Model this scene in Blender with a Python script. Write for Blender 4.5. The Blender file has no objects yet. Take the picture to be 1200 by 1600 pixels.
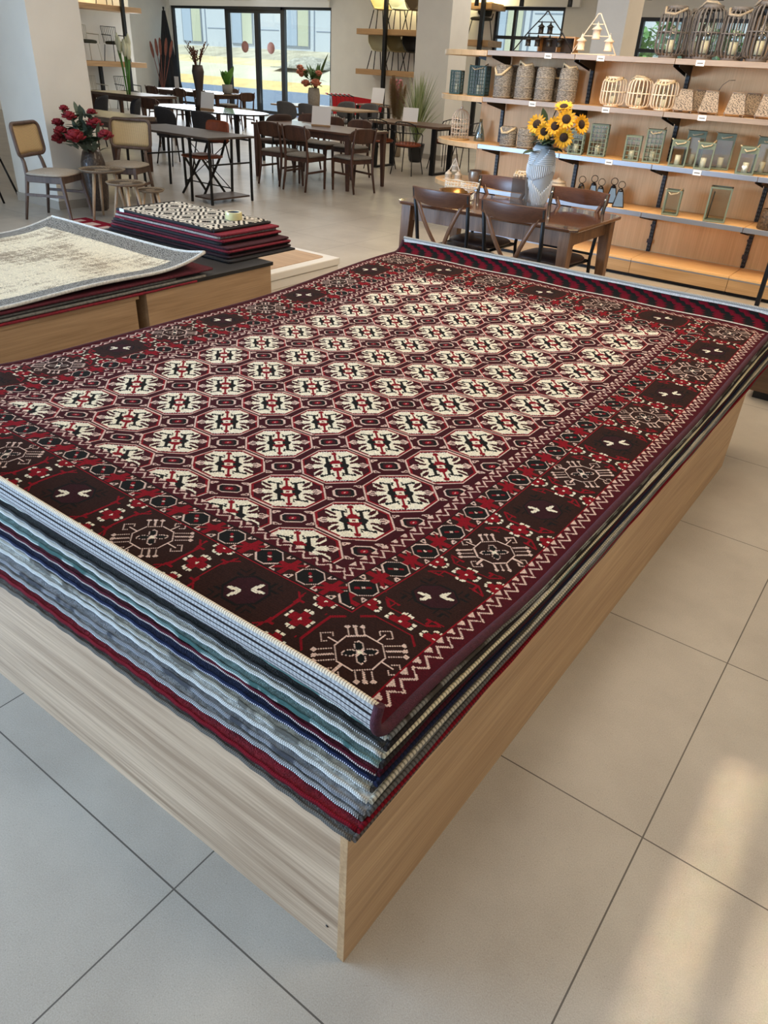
import bpy, bmesh, math, random
import numpy as np
from mathutils import Vector, Matrix, Euler

RNG = random.Random(11)
PI = math.pi
COL = bpy.context.scene.collection


def lin(c):
    """sRGB 0..255 -> linear tuple"""
    out = []
    for x in c[:3]:
        x = x / 255.0
        out.append(x / 12.92 if x <= 0.04045 else ((x + 0.055) / 1.055) ** 2.4)
    return tuple(out)


# ----------------------------------------------------------------- materials
MATS = {}


def _new(name):
    m = bpy.data.materials.new(name)
    m.use_nodes = True
    nt = m.node_tree
    b = nt.nodes['Principled BSDF']
    return m, nt, b


def mat(name, rgb, rough=0.5, metal=0.0, var=0.0, nscale=20.0, bump=0.0, bscale=None, coat=0.0, sheen=0.0, emit=None, stretch=None):
    if name in MATS:
        return MATS[name]
    m, nt, b = _new(name)
    c = lin(rgb)
    b.inputs['Base Color'].default_value = (*c, 1)
    b.inputs['Roughness'].default_value = rough
    b.inputs['Metallic'].default_value = metal
    b.inputs['Coat Weight'].default_value = coat
    b.inputs['Sheen Weight'].default_value = sheen
    if var or bump:
        tc = nt.nodes.new('ShaderNodeTexCoord')
        mp = nt.nodes.new('ShaderNodeMapping')
        if stretch:
            mp.inputs['Scale'].default_value = stretch
        nt.links.new(tc.outputs['Object'], mp.inputs['Vector'])
        nz = nt.nodes.new('ShaderNodeTexNoise')
        nz.inputs['Scale'].default_value = nscale
        nz.inputs['Detail'].default_value = 4
        nt.links.new(mp.outputs[0], nz.inputs['Vector'])
        if var:
            r = nt.nodes.new('ShaderNodeValToRGB')
            r.color_ramp.elements[0].position = 0.3
            r.color_ramp.elements[1].position = 0.7
            r.color_ramp.elements[0].color = (*[x * (1 - var) for x in c], 1)
            r.color_ramp.elements[1].color = (*[min(1, x * (1 + var)) for x in c], 1)
            nt.links.new(nz.outputs['Fac'], r.inputs['Fac'])
            nt.links.new(r.outputs['Color'], b.inputs['Base Color'])
        if bump:
            nb = nt.nodes.new('ShaderNodeTexNoise')
            nb.inputs['Scale'].default_value = bscale or nscale * 4
            nt.links.new(mp.outputs[0], nb.inputs['Vector'])
            bp = nt.nodes.new('ShaderNodeBump')
            bp.inputs['Strength'].default_value = bump
            bp.inputs['Distance'].default_value = 0.01
            nt.links.new(nb.outputs['Fac'], bp.inputs['Height'])
            nt.links.new(bp.outputs['Normal'], b.inputs['Normal'])
    MATS[name] = m
    return m


def wood(name, dark, light, axis='X', scale=1.0, rough=0.45, coat=0.0, fine=0.5, knots=0.35):
    if name in MATS:
        return MATS[name]
    m, nt, b = _new(name)
    tc = nt.nodes.new('ShaderNodeTexCoord')
    mp = nt.nodes.new('ShaderNodeMapping')
    s = {'X': (0.7, 9, 9), 'Y': (9, 0.7, 9), 'Z': (9, 9, 0.7)}[axis]
    mp.inputs['Scale'].default_value = tuple(x * scale for x in s)
    nt.links.new(tc.outputs['Object'], mp.inputs['Vector'])
    n1 = nt.nodes.new('ShaderNodeTexNoise')
    n1.inputs['Scale'].default_value = 1.6
    n1.inputs['Detail'].default_value = 6
    n1.inputs['Distortion'].default_value = 0.8
    nt.links.new(mp.outputs[0], n1.inputs['Vector'])
    mp2 = nt.nodes.new('ShaderNodeMapping')
    s2 = {'X': (1.2, 60, 60), 'Y': (60, 1.2, 60), 'Z': (60, 60, 1.2)}[axis]
    mp2.inputs['Scale'].default_value = tuple(x * scale for x in s2)
    nt.links.new(tc.outputs['Object'], mp2.inputs['Vector'])
    n2 = nt.nodes.new('ShaderNodeTexNoise')
    n2.inputs['Scale'].default_value = 2.2
    n2.inputs['Detail'].default_value = 5
    nt.links.new(mp2.outputs[0], n2.inputs['Vector'])
    mx = nt.nodes.new('ShaderNodeMath')
    mx.operation = 'MULTIPLY_ADD'
    mx.inputs[1].default_value = fine
    nt.links.new(n2.outputs['Fac'], mx.inputs[0])
    sc = nt.nodes.new('ShaderNodeMath')
    sc.operation = 'MULTIPLY'
    sc.inputs[1].default_value = 1 - fine
    nt.links.new(n1.outputs['Fac'], sc.inputs[0])
    nt.links.new(sc.outputs[0], mx.inputs[2])
    r = nt.nodes.new('ShaderNodeValToRGB')
    r.color_ramp.elements[0].position = 0.5 - knots * 0.5
    r.color_ramp.elements[1].position = 0.5 + knots * 0.4
    r.color_ramp.elements[0].color = (*lin(dark), 1)
    r.color_ramp.elements[1].color = (*lin(light), 1)
    nt.links.new(mx.outputs[0], r.inputs['Fac'])
    nt.links.new(r.outputs['Color'], b.inputs['Base Color'])
    b.inputs['Roughness'].default_value = rough
    b.inputs['Coat Weight'].default_value = coat
    b.inputs['Coat Roughness'].default_value = 0.05
    bp = nt.nodes.new('ShaderNodeBump')
    bp.inputs['Strength'].default_value = 0.12
    bp.inputs['Distance'].default_value = 0.004
    nt.links.new(mx.outputs[0], bp.inputs['Height'])
    nt.links.new(bp.outputs['Normal'], b.inputs['Normal'])
    MATS[name] = m
    return m


def attr_mat(name, rough=0.9, bump=0.5, bscale=900.0, sheen=0.0):
    """reads the per-face colour 'knot' woven into the mesh"""
    if name in MATS:
        return MATS[name]
    m, nt, b = _new(name)
    a = nt.nodes.new('ShaderNodeAttribute')
    a.attribute_name = 'knot'
    tc = nt.nodes.new('ShaderNodeTexCoord')
    nz = nt.nodes.new('ShaderNodeTexNoise')
    nz.inputs['Scale'].default_value = bscale * 0.35
    nt.links.new(tc.outputs['Object'], nz.inputs['Vector'])
    hs = nt.nodes.new('ShaderNodeMapRange')
    hs.inputs['From Min'].default_value = 0.3
    hs.inputs['From Max'].default_value = 0.7
    hs.inputs['To Min'].default_value = 0.72
    hs.inputs['To Max'].default_value = 1.18
    nt.links.new(nz.outputs['Fac'], hs.inputs['Value'])
    mx = nt.nodes.new('ShaderNodeVectorMath')
    mx.operation = 'SCALE'
    nt.links.new(a.outputs['Color'], mx.inputs[0])
    nt.links.new(hs.outputs['Result'], mx.inputs['Scale'])
    nt.links.new(mx.outputs[0], b.inputs['Base Color'])
    b.inputs['Roughness'].default_value = rough
    b.inputs['Specular IOR Level'].default_value = 0.12
    b.inputs['Sheen Weight'].default_value = sheen
    n2 = nt.nodes.new('ShaderNodeTexNoise')
    n2.inputs['Scale'].default_value = bscale
    nt.links.new(tc.outputs['Object'], n2.inputs['Vector'])
    bp = nt.nodes.new('ShaderNodeBump')
    bp.inputs['Strength'].default_value = bump
    bp.inputs['Distance'].default_value = 0.003
    nt.links.new(n2.outputs['Fac'], bp.inputs['Height'])
    nt.links.new(bp.outputs['Normal'], b.inputs['Normal'])
    MATS[name] = m
    return m


def dash_mat(name, a, b_, period=0.005, duty=0.5, mott=None, axis=0):
    """wool / warp ribs: colour a crossed by thin dashes of colour b_ along X, with optional mottling to a third colour"""
    if name in MATS:
        return MATS[name]
    m, nt, b = _new(name)
    tc = nt.nodes.new('ShaderNodeTexCoord')
    sep = nt.nodes.new('ShaderNodeSeparateXYZ')
    nt.links.new(tc.outputs['Object'], sep.inputs[0])
    d = nt.nodes.new('ShaderNodeMath'); d.operation = 'DIVIDE'; d.inputs[1].default_value = period
    nt.links.new(sep.outputs[axis], d.inputs[0])
    fr = nt.nodes.new('ShaderNodeMath'); fr.operation = 'FRACT'
    nt.links.new(d.outputs[0], fr.inputs[0])
    lt = nt.nodes.new('ShaderNodeMath'); lt.operation = 'LESS_THAN'; lt.inputs[1].default_value = duty
    nt.links.new(fr.outputs[0], lt.inputs[0])
    mix = nt.nodes.new('ShaderNodeMix'); mix.data_type = 'RGBA'
    mix.inputs['A'].default_value = (*lin(a), 1)
    mix.inputs['B'].default_value = (*lin(b_), 1)
    nt.links.new(lt.outputs[0], mix.inputs['Factor'])
    out = mix.outputs['Result']
    if mott:
        nz = nt.nodes.new('ShaderNodeTexNoise'); nz.inputs['Scale'].default_value = 14
        mp = nt.nodes.new('ShaderNodeMapping'); mp.inputs['Scale'].default_value = (1, 1, 0.2)
        nt.links.new(tc.outputs['Object'], mp.inputs[0]); nt.links.new(mp.outputs[0], nz.inputs['Vector'])
        r = nt.nodes.new('ShaderNodeValToRGB')
        r.color_ramp.elements[0].position = 0.5; r.color_ramp.elements[1].position = 0.56
        nt.links.new(nz.outputs['Fac'], r.inputs['Fac'])
        m2 = nt.nodes.new('ShaderNodeMix'); m2.data_type = 'RGBA'
        nt.links.new(r.outputs['Color'], m2.inputs['Factor'])
        nt.links.new(out, m2.inputs['A'])
        m2.inputs['B'].default_value = (*lin(mott), 1)
        out = m2.outputs['Result']
    nt.links.new(out, b.inputs['Base Color'])
    b.inputs['Roughness'].default_value = 0.9
    b.inputs['Specular IOR Level'].default_value = 0.15
    nz2 = nt.nodes.new('ShaderNodeTexNoise'); nz2.inputs['Scale'].default_value = 500
    nt.links.new(tc.outputs['Object'], nz2.inputs['Vector'])
    bp = nt.nodes.new('ShaderNodeBump'); bp.inputs['Strength'].default_value = 0.5; bp.inputs['Distance'].default_value = 0.003
    nt.links.new(nz2.outputs['Fac'], bp.inputs['Height'])
    nt.links.new(bp.outputs['Normal'], b.inputs['Normal'])
    MATS[name] = m
    return m


def glass(name='pane_glass', tint=(235, 245, 245), refl=0.08, rough=0.02):
    if name in MATS:
        return MATS[name]
    m = bpy.data.materials.new(name)
    m.use_nodes = True
    nt = m.node_tree
    nt.nodes.remove(nt.nodes['Principled BSDF'])
    t = nt.nodes.new('ShaderNodeBsdfTransparent'); t.inputs[0].default_value = (*lin(tint), 1)
    g = nt.nodes.new('ShaderNodeBsdfGlossy'); g.inputs['Roughness'].default_value = rough
    mx = nt.nodes.new('ShaderNodeMixShader'); mx.inputs[0].default_value = refl
    nt.links.new(t.outputs[0], mx.inputs[1]); nt.links.new(g.outputs[0], mx.inputs[2])
    nt.links.new(mx.outputs[0], nt.nodes['Material Output'].inputs[0])
    MATS[name] = m
    return m


# ----------------------------------------------------------------- mesh builder
class MB:
    def __init__(self):
        self.v, self.f, self.m, self.s = [], [], [], []

    def add(self, vs, fs, mi=0, sm=False):
        o = len(self.v)
        self.v += [tuple(p) for p in vs]
        for f in fs:
            self.f.append(tuple(i + o for i in f)); self.m.append(mi); self.s.append(sm)
        return self

    def box(self, c, s, rz=0.0, mi=0, rot=None, taper=1.0):
        M = rot if rot is not None else Matrix.Rotation(rz, 3, 'Z')
        vs = []
        for z in (-.5, .5):
            k = taper if z > 0 else 1.0
            for x, y in ((-.5, -.5), (.5, -.5), (.5, .5), (-.5, .5)):
                vs.append(Vector(c) + M @ Vector((x * s[0] * k, y * s[1] * k, z * s[2])))
        return self.add(vs, [(3, 2, 1, 0), (4, 5, 6, 7), (0, 1, 5, 4), (1, 2, 6, 5), (2, 3, 7, 6), (3, 0, 4, 7)], mi)

    def ext(self, x0, x1, y0, y1, z0, z1, mi=0):
        return self.box(((x0 + x1) / 2, (y0 + y1) / 2, (z0 + z1) / 2), (x1 - x0, y1 - y0, z1 - z0), mi=mi)

    def bar(self, p, q, w, d=None, mi=0, w2=None, d2=None):
        """rectangular bar from p to q; w x d at p, w2 x d2 at q"""
        p, q = Vector(p), Vector(q)
        d = d or w; w2 = w2 or w; d2 = d2 or (d if w2 == w else w2)
        ax = (q - p).normalized()
        up = Vector((0, 0, 1)) if abs(ax.z) < 0.95 else Vector((0, 1, 0))
        a = ax.cross(up).normalized(); b = a.cross(ax).normalized()
        if abs(ax.z) >= 0.95:
            a = Vector((1, 0, 0)); a = (a - ax * a.dot(ax)).normalized(); b = ax.cross(a)
        vs = []
        for P, ww, dd in ((p, w, d), (q, w2, d2)):
            for x, y in ((-.5, -.5), (.5, -.5), (.5, .5), (-.5, .5)):
                vs.append(P + a * (x * ww) + b * (y * dd))
        return self.add(vs, [(3, 2, 1, 0), (4, 5, 6, 7), (0, 1, 5, 4), (1, 2, 6, 5), (2, 3, 7, 6), (3, 0, 4, 7)], mi)

    def tube(self, pts, r, n=8, mi=0, closed=False, caps=True, flat=1.0):
        pts = [Vector(p) for p in pts]
        N = len(pts)
        rs = r if isinstance(r, (list, tuple)) else [r] * N
        T = []
        for i in range(N):
            if closed:
                t = pts[(i + 1) % N] - pts[i - 1]
            else:
                t = pts[min(i + 1, N - 1)] - pts[max(i - 1, 0)]
            T.append(t.normalized())
        a = T[0].orthogonal().normalized()
        vs = []
        for i in range(N):
            a = (a - T[i] * a.dot(T[i]))
            a = a.normalized() if a.length > 1e-6 else T[i].orthogonal().normalized()
            b = T[i].cross(a)
            for k in range(n):
                th = 2 * PI * k / n
                vs.append(pts[i] + (a * math.cos(th) + b * math.sin(th) * flat) * rs[i])
        fs = []
        for i in range(N if closed else N - 1):
            j = (i + 1) % N
            for k in range(n):
                fs.append((i * n + k, i * n + (k + 1) % n, j * n + (k + 1) % n, j * n + k))
        self.add(vs, fs, mi, True)
        if caps and not closed:
            o = len(self.v) - len(vs)
            self.f.append(tuple(o + k for k in reversed(range(n)))); self.m.append(mi); self.s.append(False)
            self.f.append(tuple(o + (N - 1) * n + k for k in range(n))); self.m.append(mi); self.s.append(False)
        return self

    def rod(self, p, q, r, n=8, mi=0, r2=None):
        return self.tube([p, q], [r, r if r2 is None else r2], n, mi)

    def lathe(self, prof, n=24, c=(0, 0, 0), mi=0, sm=True, close=True, ang=2 * PI):
        vs, fs = [], []
        K = len(prof)
        full = abs(ang - 2 * PI) < 1e-6
        cols = n if full else n + 1
        for k in range(cols):
            th = ang * k / n
            for r, z in prof:
                vs.append((c[0] + r * math.cos(th), c[1] + r * math.sin(th), c[2] + z))
        for k in range(n):
            k2 = (k + 1) % cols
            for i in range(K - 1):
                fs.append((k * K + i, k2 * K + i, k2 * K + i + 1, k * K + i + 1))
        self.add(vs, fs, mi, sm)
        if close and full:
            o = len(self.v) - len(vs)
            if prof[0][0] > 1e-5:
                self.f.append(tuple(o + k * K for k in reversed(range(n)))); self.m.append(mi); self.s.append(False)
            if prof[-1][0] > 1e-5:
                self.f.append(tuple(o + k * K + K - 1 for k in range(n))); self.m.append(mi); self.s.append(False)
        return self

    def ell(self, c, r, n=10, m=6, mi=0, rot=None):
        vs, fs = [], []
        M = rot if rot is not None else Matrix.Identity(3)
        if not isinstance(r, (tuple, list)):
            r = (r, r, r)
        for i in range(m + 1):
            ph = -PI / 2 + PI * i / m
            for k in range(n):
                th = 2 * PI * k / n
                p = Vector((r[0] * math.cos(ph) * math.cos(th), r[1] * math.cos(ph) * math.sin(th), r[2] * math.sin(ph)))
                vs.append(Vector(c) + M @ p)
        for i in range(m):
            for k in range(n):
                fs.append((i * n + k, i * n + (k + 1) % n, (i + 1) * n + (k + 1) % n, (i + 1) * n + k))
        return self.add(vs, fs, mi, True)

    def prism(self, poly, z0, z1, mi=0):
        n = len(poly)
        vs = [(x, y, z0) for x, y in poly] + [(x, y, z1) for x, y in poly]
        fs = [tuple(reversed(range(n))), tuple(range(n, 2 * n))]
        fs += [(i, (i + 1) % n, n + (i + 1) % n, n + i) for i in range(n)]
        return self.add(vs, fs, mi)

    def leaf(self, p, d, L, w, droop=0.3, mi=0, n=5, up=None, fold=0.15):
        """a pointed leaf from p along d, curving down"""
        p = Vector(p); d = Vector(d).normalized()
        side = d.cross(Vector((0, 0, 1)))
        side = side.normalized() if side.length > 1e-3 else Vector((1, 0, 0))
        if up is not None:
            side = Vector(up).normalized()
        nrm = side.cross(d)
        vs, fs = [], []
        for i in range(n + 1):
            t = i / n
            c = p + d * (L * t) + Vector((0, 0, -droop * L * t * t))
            ww = w * (math.sin(PI * min(1, t * 0.9 + 0.1)) ** 0.8) * (1 if t < 1 else 0.02) * 0.5
            vs += [c - side * ww + nrm * fold * ww, c, c + side * ww + nrm * fold * ww]
        for i in range(n):
            a = i * 3
            fs += [(a, a + 1, a + 4, a + 3), (a + 1, a + 2, a + 5, a + 4)]
        return self.add(vs, fs, mi, True)

    def sheet(self, P, thick, mi=0, sm=True):
        """closed thin solid from a grid P[i][j] of points, thickness along the grid normal"""
        a, b = len(P), len(P[0])
        P = [[Vector(q) for q in row] for row in P]
        nr = [[None] * b for _ in range(a)]
        for i in range(a):
            for j in range(b):
                u = P[min(i + 1, a - 1)][j] - P[max(i - 1, 0)][j]
                v = P[i][min(j + 1, b - 1)] - P[i][max(j - 1, 0)]
                w = u.cross(v)
                nr[i][j] = w.normalized() if w.length > 1e-9 else Vector((0, 0, 1))
        vs = [P[i][j] + nr[i][j] * thick / 2 for i in range(a) for j in range(b)]
        vs += [P[i][j] - nr[i][j] * thick / 2 for i in range(a) for j in range(b)]
        o = a * b
        fs = []
        for i in range(a - 1):
            for j in range(b - 1):
                q = (i * b + j, (i + 1) * b + j, (i + 1) * b + j + 1, i * b + j + 1)
                fs.append(q)
                fs.append(tuple(o + k for k in reversed(q)))
        for i in range(a - 1):
            fs.append((i * b, o + i * b, o + (i + 1) * b, (i + 1) * b))
            e = b - 1
            fs.append((i * b + e, (i + 1) * b + e, o + (i + 1) * b + e, o + i * b + e))
        for j in range(b - 1):
            fs.append((j, j + 1, o + j + 1, o + j))
            e = (a - 1) * b
            fs.append((e + j, o + e + j, o + e + j + 1, e + j + 1))
        return self.add(vs, fs, mi, sm)

    def build(self, name, mats, parent=None, loc=None, rz=0.0, bevel=0.0, seg=2, auto=False):
        me = bpy.data.meshes.new(name)
        me.from_pydata(self.v, [], self.f)
        if not isinstance(mats, (list, tuple)):
            mats = [mats]
        for mm in mats:
            me.materials.append(mm)
        me.polygons.foreach_set('material_index', self.m)
        me.polygons.foreach_set('use_smooth', self.s)
        me.update()
        ob = bpy.data.objects.new(name, me)
        COL.objects.link(ob)
        if parent is not None:
            ob.parent = parent
        if loc is not None:
            ob.location = loc
        ob.rotation_euler = (0, 0, rz)
        if bevel:
            md = ob.modifiers.new('bevel', 'BEVEL')
            md.width = bevel; md.segments = seg; md.limit_method = 'ANGLE'; md.angle_limit = math.radians(40)
        return ob


def tag(o, label=None, cat=None, group=None, kind=None):
    if label:
        o['label'] = label
    if cat:
        o['category'] = cat
    if group:
        o['group'] = group
    if kind:
        o['kind'] = kind
    return o


def thing(name, label, cat, loc=(0, 0, 0), rz=0.0, group=None):
    o = bpy.data.objects.new(name, None)
    COL.objects.link(o)
    o.empty_display_size = 0.05
    o.location = loc
    o.rotation_euler = (0, 0, rz)
    return tag(o, label, cat, group)


def dup(root, label, loc, rz=0.0, group=None, scale=None):
    def cp(o, par):
        c = o.copy()
        COL.objects.link(c)
        if par is not None:
            c.parent = par
        for ch in o.children:
            cp(ch, c)
        return c
    r = cp(root, None)
    r.location = loc
    r.rotation_euler = (0, 0, rz)
    r['label'] = label
    if group:
        r['group'] = group
    if scale:
        r.scale = scale if isinstance(scale, tuple) else (scale,) * 3
    return r


def struct(name, mb, mats, label=None, **kw):
    o = mb.build(name, mats, **kw)
    o['kind'] = 'structure'
    if label:
        o['label'] = label
    return o


def arc(c, r, a0, a1, n, plane='xz', y=0.0):
    out = []
    for i in range(n + 1):
        t = a0 + (a1 - a0) * i / n
        if plane == 'xz':
            out.append((c[0] + r * math.cos(t), c[1], c[2] + r * math.sin(t)))
        elif plane == 'xy':
            out.append((c[0] + r * math.cos(t), c[1] + r * math.sin(t), c[2]))
        else:
            out.append((c[0], c[1] + r * math.cos(t), c[2] + r * math.sin(t)))
    return out


# ================================================================= CAMERA
cam_d = bpy.data.cameras.new('camera')
cam = bpy.data.objects.new('camera', cam_d)
COL.objects.link(cam)
YAW, PITCH, ROLL = -0.606467762, 0.553039646, 0.0591599675
fw = Vector((math.sin(YAW) * math.cos(PITCH), math.cos(YAW) * math.cos(PITCH), -math.sin(PITCH)))
r0 = Vector((math.cos(YAW), -math.sin(YAW), 0)); u0 = r0.cross(fw)
rt = r0 * math.cos(ROLL) + u0 * math.sin(ROLL); up = rt.cross(fw)
Mx = Matrix((rt, up, -fw)).transposed().to_4x4()
Mx.translation = Vector((0.07892, -1.32572, 1.60638))
cam.matrix_world = Mx
cam_d.sensor_fit = 'VERTICAL'
cam_d.sensor_height = 24.0
cam_d.lens = 24.0 * 1134.97 / 1600.0
cam_d.clip_start = 0.02
cam_d.clip_end = 400
bpy.context.scene.camera = cam

# ================================================================= MAIN RUG PLATFORM
oak_x = wood('light_oak_lengthwise', (134, 106, 80), (202, 174, 144), 'X', 1.0, 0.5, knots=0.36, fine=.42)
oak_y = wood('warm_oak_lengthwise', (146, 110, 74), (192, 156, 114), 'Y', 1.0, 0.5, knots=0.42)
edge_oak = wood('oak_edge', (150, 128, 106), (190, 170, 148), 'Z', 1.0, 0.6)

PX0, PX1, PY0, PY1, PH = -2.76, -0.40, -0.687, 2.262, 0.43
plat = thing('display_platform', 'large oak display platform carrying the tall rug stack with the maroon rug', 'display platform', (PX1, PY0, 0))


def pl(x0, x1, y0, y1, z0, z1):
    return MB().ext(x0 - PX1, x1 - PX1, y0 - PY0, y1 - PY0, z0, z1)


pl(PX0, PX1 - .018, PY0 + .006, PY0 + .024, 0.0, PH).build('front_panel', oak_x, plat, bevel=.0008)
pl(PX1 - .018, PX1, PY0, PY1, 0.0, PH).build('side_panel', [oak_y], plat, bevel=.0008)
pl(PX0, PX0 + .018, PY0 + .03, PY1 - .02, 0.0, PH).build('side_panel', [oak_y], plat, bevel=.0008)
pl(PX0 + .018, PX1 - .018, PY1 - .018, PY1, 0.0, PH).build('back_panel', [oak_x], plat, bevel=.0008)
pl(PX0 + .018, PX1 - .018, PY0 + .024, PY1 - .018, PH - .018, PH - .0004).build('top_board', [oak_y], plat)
MB().lathe([(.0, 0), (.0035, 0.0), (.0035, .001), (0, .0012)], 10).build('screw_cover', mat('dark_cap', (45, 36, 30)), plat, (-.05, .0055, .075)).rotation_euler = (PI / 2, 0, 0)


# ------------------------------------------------ woven pattern of the top rug
def ss(t):
    t = np.clip(t, 0, 1)
    return t * t * (3 - 2 * t)


def zt(y):
    """height of the top of the pile along the stack"""
    return 0.530 + 0.054 * ss((0.15 - y) / 0.62) + 0.062 * ss((y - 1.25) / 1.35)


PALETTE = [(72, 12, 22), (46, 24, 18), (60, 13, 20), (128, 10, 24), (216, 186, 170), (232, 222, 196), (20, 20, 18), (40, 16, 20), (150, 20, 36), (206, 200, 192), (50, 20, 24), (96, 8, 24)]
MAROON, BROWN, FIELD, RED, PINK, CREAM, BLACK, PLUM, BRIGHT, PALE = range(10)  # index 10: brown-plum
AX, BY = 0.788, 1.2465
ROWP, COLP = 0.2212, 0.245
S2 = math.sqrt(0.5)


def oct_(p, q):
    return np.maximum(np.maximum(np.abs(p), np.abs(q)), (np.abs(p) + np.abs(q)) * S2)


def weave(x, y):
    """colour index of the knot at rug coordinates x (across) and y (along), metres from the rug's middle"""
    n = len(x)
    c = np.full(n, MAROON)
    ax, ay = np.abs(x), np.abs(y)
    d = np.maximum(ax - AX, ay - BY)
    side = (ax - AX) >= (ay - BY)
    s = np.where(side, y, x)

    def put(mask, col):
        c[mask] = col

    # ---- field of octagons
    fld = (ax < 0.752) & (ay < 1.2166)
    put(fld, FIELD)
    col = np.clip(np.floor(x / COLP), -3, 2) + 0.5
    qx = (x - col * COLP) * (0.107 / 0.110)
    row = np.clip(np.round(y / ROWP - 0.5), -6, 5) + 0.5
    qy = y - row * ROWP
    # little lozenges at the lattice corners
    ex = x - np.round(x / COLP) * COLP
    ey = y - np.round(y / ROWP) * ROWP
    er, eu = (ex + ey) * S2, (-ex + ey) * S2
    aer, aeu = np.abs(er), np.abs(eu)
    o2 = np.maximum(np.maximum(aer / .034, aeu / .026), (aer + aeu) / .049)
    put(fld & (o2 < 1), PINK)
    put(fld & (o2 < .84), BLACK)
    put(fld & (o2 < .55), FIELD)
    put(fld & (o2 < .30), BRIGHT)
    put(fld & (o2 < .10), PINK)
    ta, tb = aer - .043, aeu - .034
    tri = (np.abs(ta) < .011) & (np.abs(tb) < .0085) & (ta / .011 + tb / .0085 > -.55)
    tri_in = (np.abs(ta) < .0065) & (np.abs(tb) < .004) & (ta / .011 + tb / .0085 > .05)
    put(fld & tri, PINK)
    put(fld & tri_in, FIELD)
    rx, ry = (qx + qy) * S2, (-qx + qy) * S2
    arx, ary = np.abs(rx), np.abs(ry)
    o = oct_(rx, ry) / .107
    ins = fld & (o < 1)
    put(ins, PINK)
    put(ins & (o < .955), RED)
    put(ins & (o < .89), PLUM)
    put(ins & (o < .86), FIELD)
    top = (ary > .089) & (ary < .0935) & (arx < .05)
    put(ins & top & (np.floor(rx / .004) % 2 == 0), PALE)
    w = ins & (ary < .090) & (arx < .073) & (arx + ary < .134)
    put(w, CREAM)
    # maroon leaves cutting in from the two sides
    for lx, ly, a, b, t in ((.060, .019, .019, .0065, .35), (.058, .045, .020, .0065, .85), (.072, .034, .012, .005, .6)):
        u = (arx - lx) * math.cos(t) + (ary - ly) * math.sin(t)
        v = -(arx - lx) * math.sin(t) + (ary - ly) * math.cos(t)
        put(w & ((u / a) ** 2 + (v / b) ** 2 < 1), FIELD)
    put(w & (arx > .068) & (ary > .008) & (ary < .014 + (arx - .068) * 1.2), FIELD)
    # arrows on the side axis
    put(ins & (arx > .070) & (arx < .088) & (ary < .003), PINK)
    put(ins & (np.abs(ary + (arx - .098) * .9) < .004) & (arx > .082) & (arx < .099), PINK)
    put(ins & (np.abs(ary - .011) < .0025) & (arx > .074) & (arx < .084), PINK)
    # black birds left and right of the middle
    put(w & (arx > .012) & (arx < .040) & (ary < .027 - np.abs(arx - .020) * 1.15), BLACK)
    put(w & (np.abs(arx - .026) < .0048) & (ary > .014) & (ary < .058), BLACK)
    put(w & (np.abs(ary - (.054 + (arx - .03) * .35)) < .0042) & (arx > .012) & (arx < .05), BLACK)
    put(w & (np.abs(arx - .050) < .004) & (ary > .052) & (ary < .066), BLACK)
    put(w & (np.abs(arx - .014) < .003) & (ary > .054) & (ary < .064), BLACK)
    # red buds above and below
    put(w & (ary > .011) & (ary < .034) & (arx < .021 - (ary - .011) * .45), RED)
    put(w & (arx < .0036) & (ary > .03) & (ary < .088), RED)
    put(w & (arx < .0085) & (ary > .070) & (ary < .085), RED)
    put(w & (arx < .0125) & (ary < .0105), CREAM)
    put(w & (arx < .0045) & (ary < .0040), RED)
    put(fld & (ay > 1.2116), BLACK)

    # ---- zigzags
    def zig(d0, amp, per, thick, tri_col):
        tw = np.abs((s / per) % 1.0 - .5) * 2
        dz = d0 + amp * tw
        band = (d > d0 - .012) & (d < d0 + amp + .006)
        put(band & (np.abs(d - dz) < thick), PINK)
        lat = (1 - tw) * per / 2
        put((d > d0 - .010) & (d < d0 + .005) & (lat < .0125 - (d - d0 + .010) * .80) & band, tri_col)

    zig(-.026, .026, .0436, .0036, PINK)
    # ---- S band
    sb = (d > .010) & (d < .094)
    put(sb, BROWN)
    t = d - .052
    per = np.where(side, 2 * BY / 19, 2 * AX / 12)
    sp = (s / per - np.round(s / per)) * per
    so = (s / per - .5 - np.round(s / per - .5)) * per
    asp, at, aso = np.abs(sp), np.abs(t), np.abs(so)
    o3 = np.maximum(np.maximum(aso, at), (aso + at) * .76)
    put(sb & (o3 < .037), PINK)
    put(sb & (o3 < .0335), BLACK)
    put(sb & (np.abs(so - t) < .006) & (o3 < .022) & (o3 > .008), RED)
    put(sb & (o3 < .0045), PINK)
    tt = (np.abs(asp - .024) < .009) & (np.abs(at - .030) < .008) & ((asp - .024) + (at - .030) > -.005)
    put(sb & tt, PINK)
    put(sb & (np.abs(asp - .026) < .0035) & (np.abs(at - .032) < .003), BLACK)
    star = ((asp < .008) & (at < .038)) | ((at < .008) & (asp < .030)) | ((asp + at) < .021) | ((np.abs(sp + t) < .007) & (asp < .028))
    put(sb & star, RED)
    put(sb & ((d < .0125) | (d > .0915)), BLACK)

    # ---- dark guard border with medallions
    db = (d > .096) & (d < .284)
    put(db, BROWN)
    mod = np.where(side, 2 * (BY + .19) / 10, 2 * (AX + .19) / 6)
    off = np.where(side, BY + .19, AX + .19)
    k = np.round((s + off) / mod)
    sl = s + off - k * mod
    t = d - .190
    sgn = np.where(side, np.sign(x), np.sign(y))
    X = np.where(side, t * sgn, sl)
    Y = np.where(side, sl, t * sgn)
    cor = (ax > AX + .06) & (ay > BY + .06)       # the mitred corner: measure from the corner medallion itself
    X = np.where(cor, (ax - AX - .19) * np.sign(x), X)
    Y = np.where(cor, (ay - BY - .19) * np.sign(y), Y)
    even = (k % 2 == 0)
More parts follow.
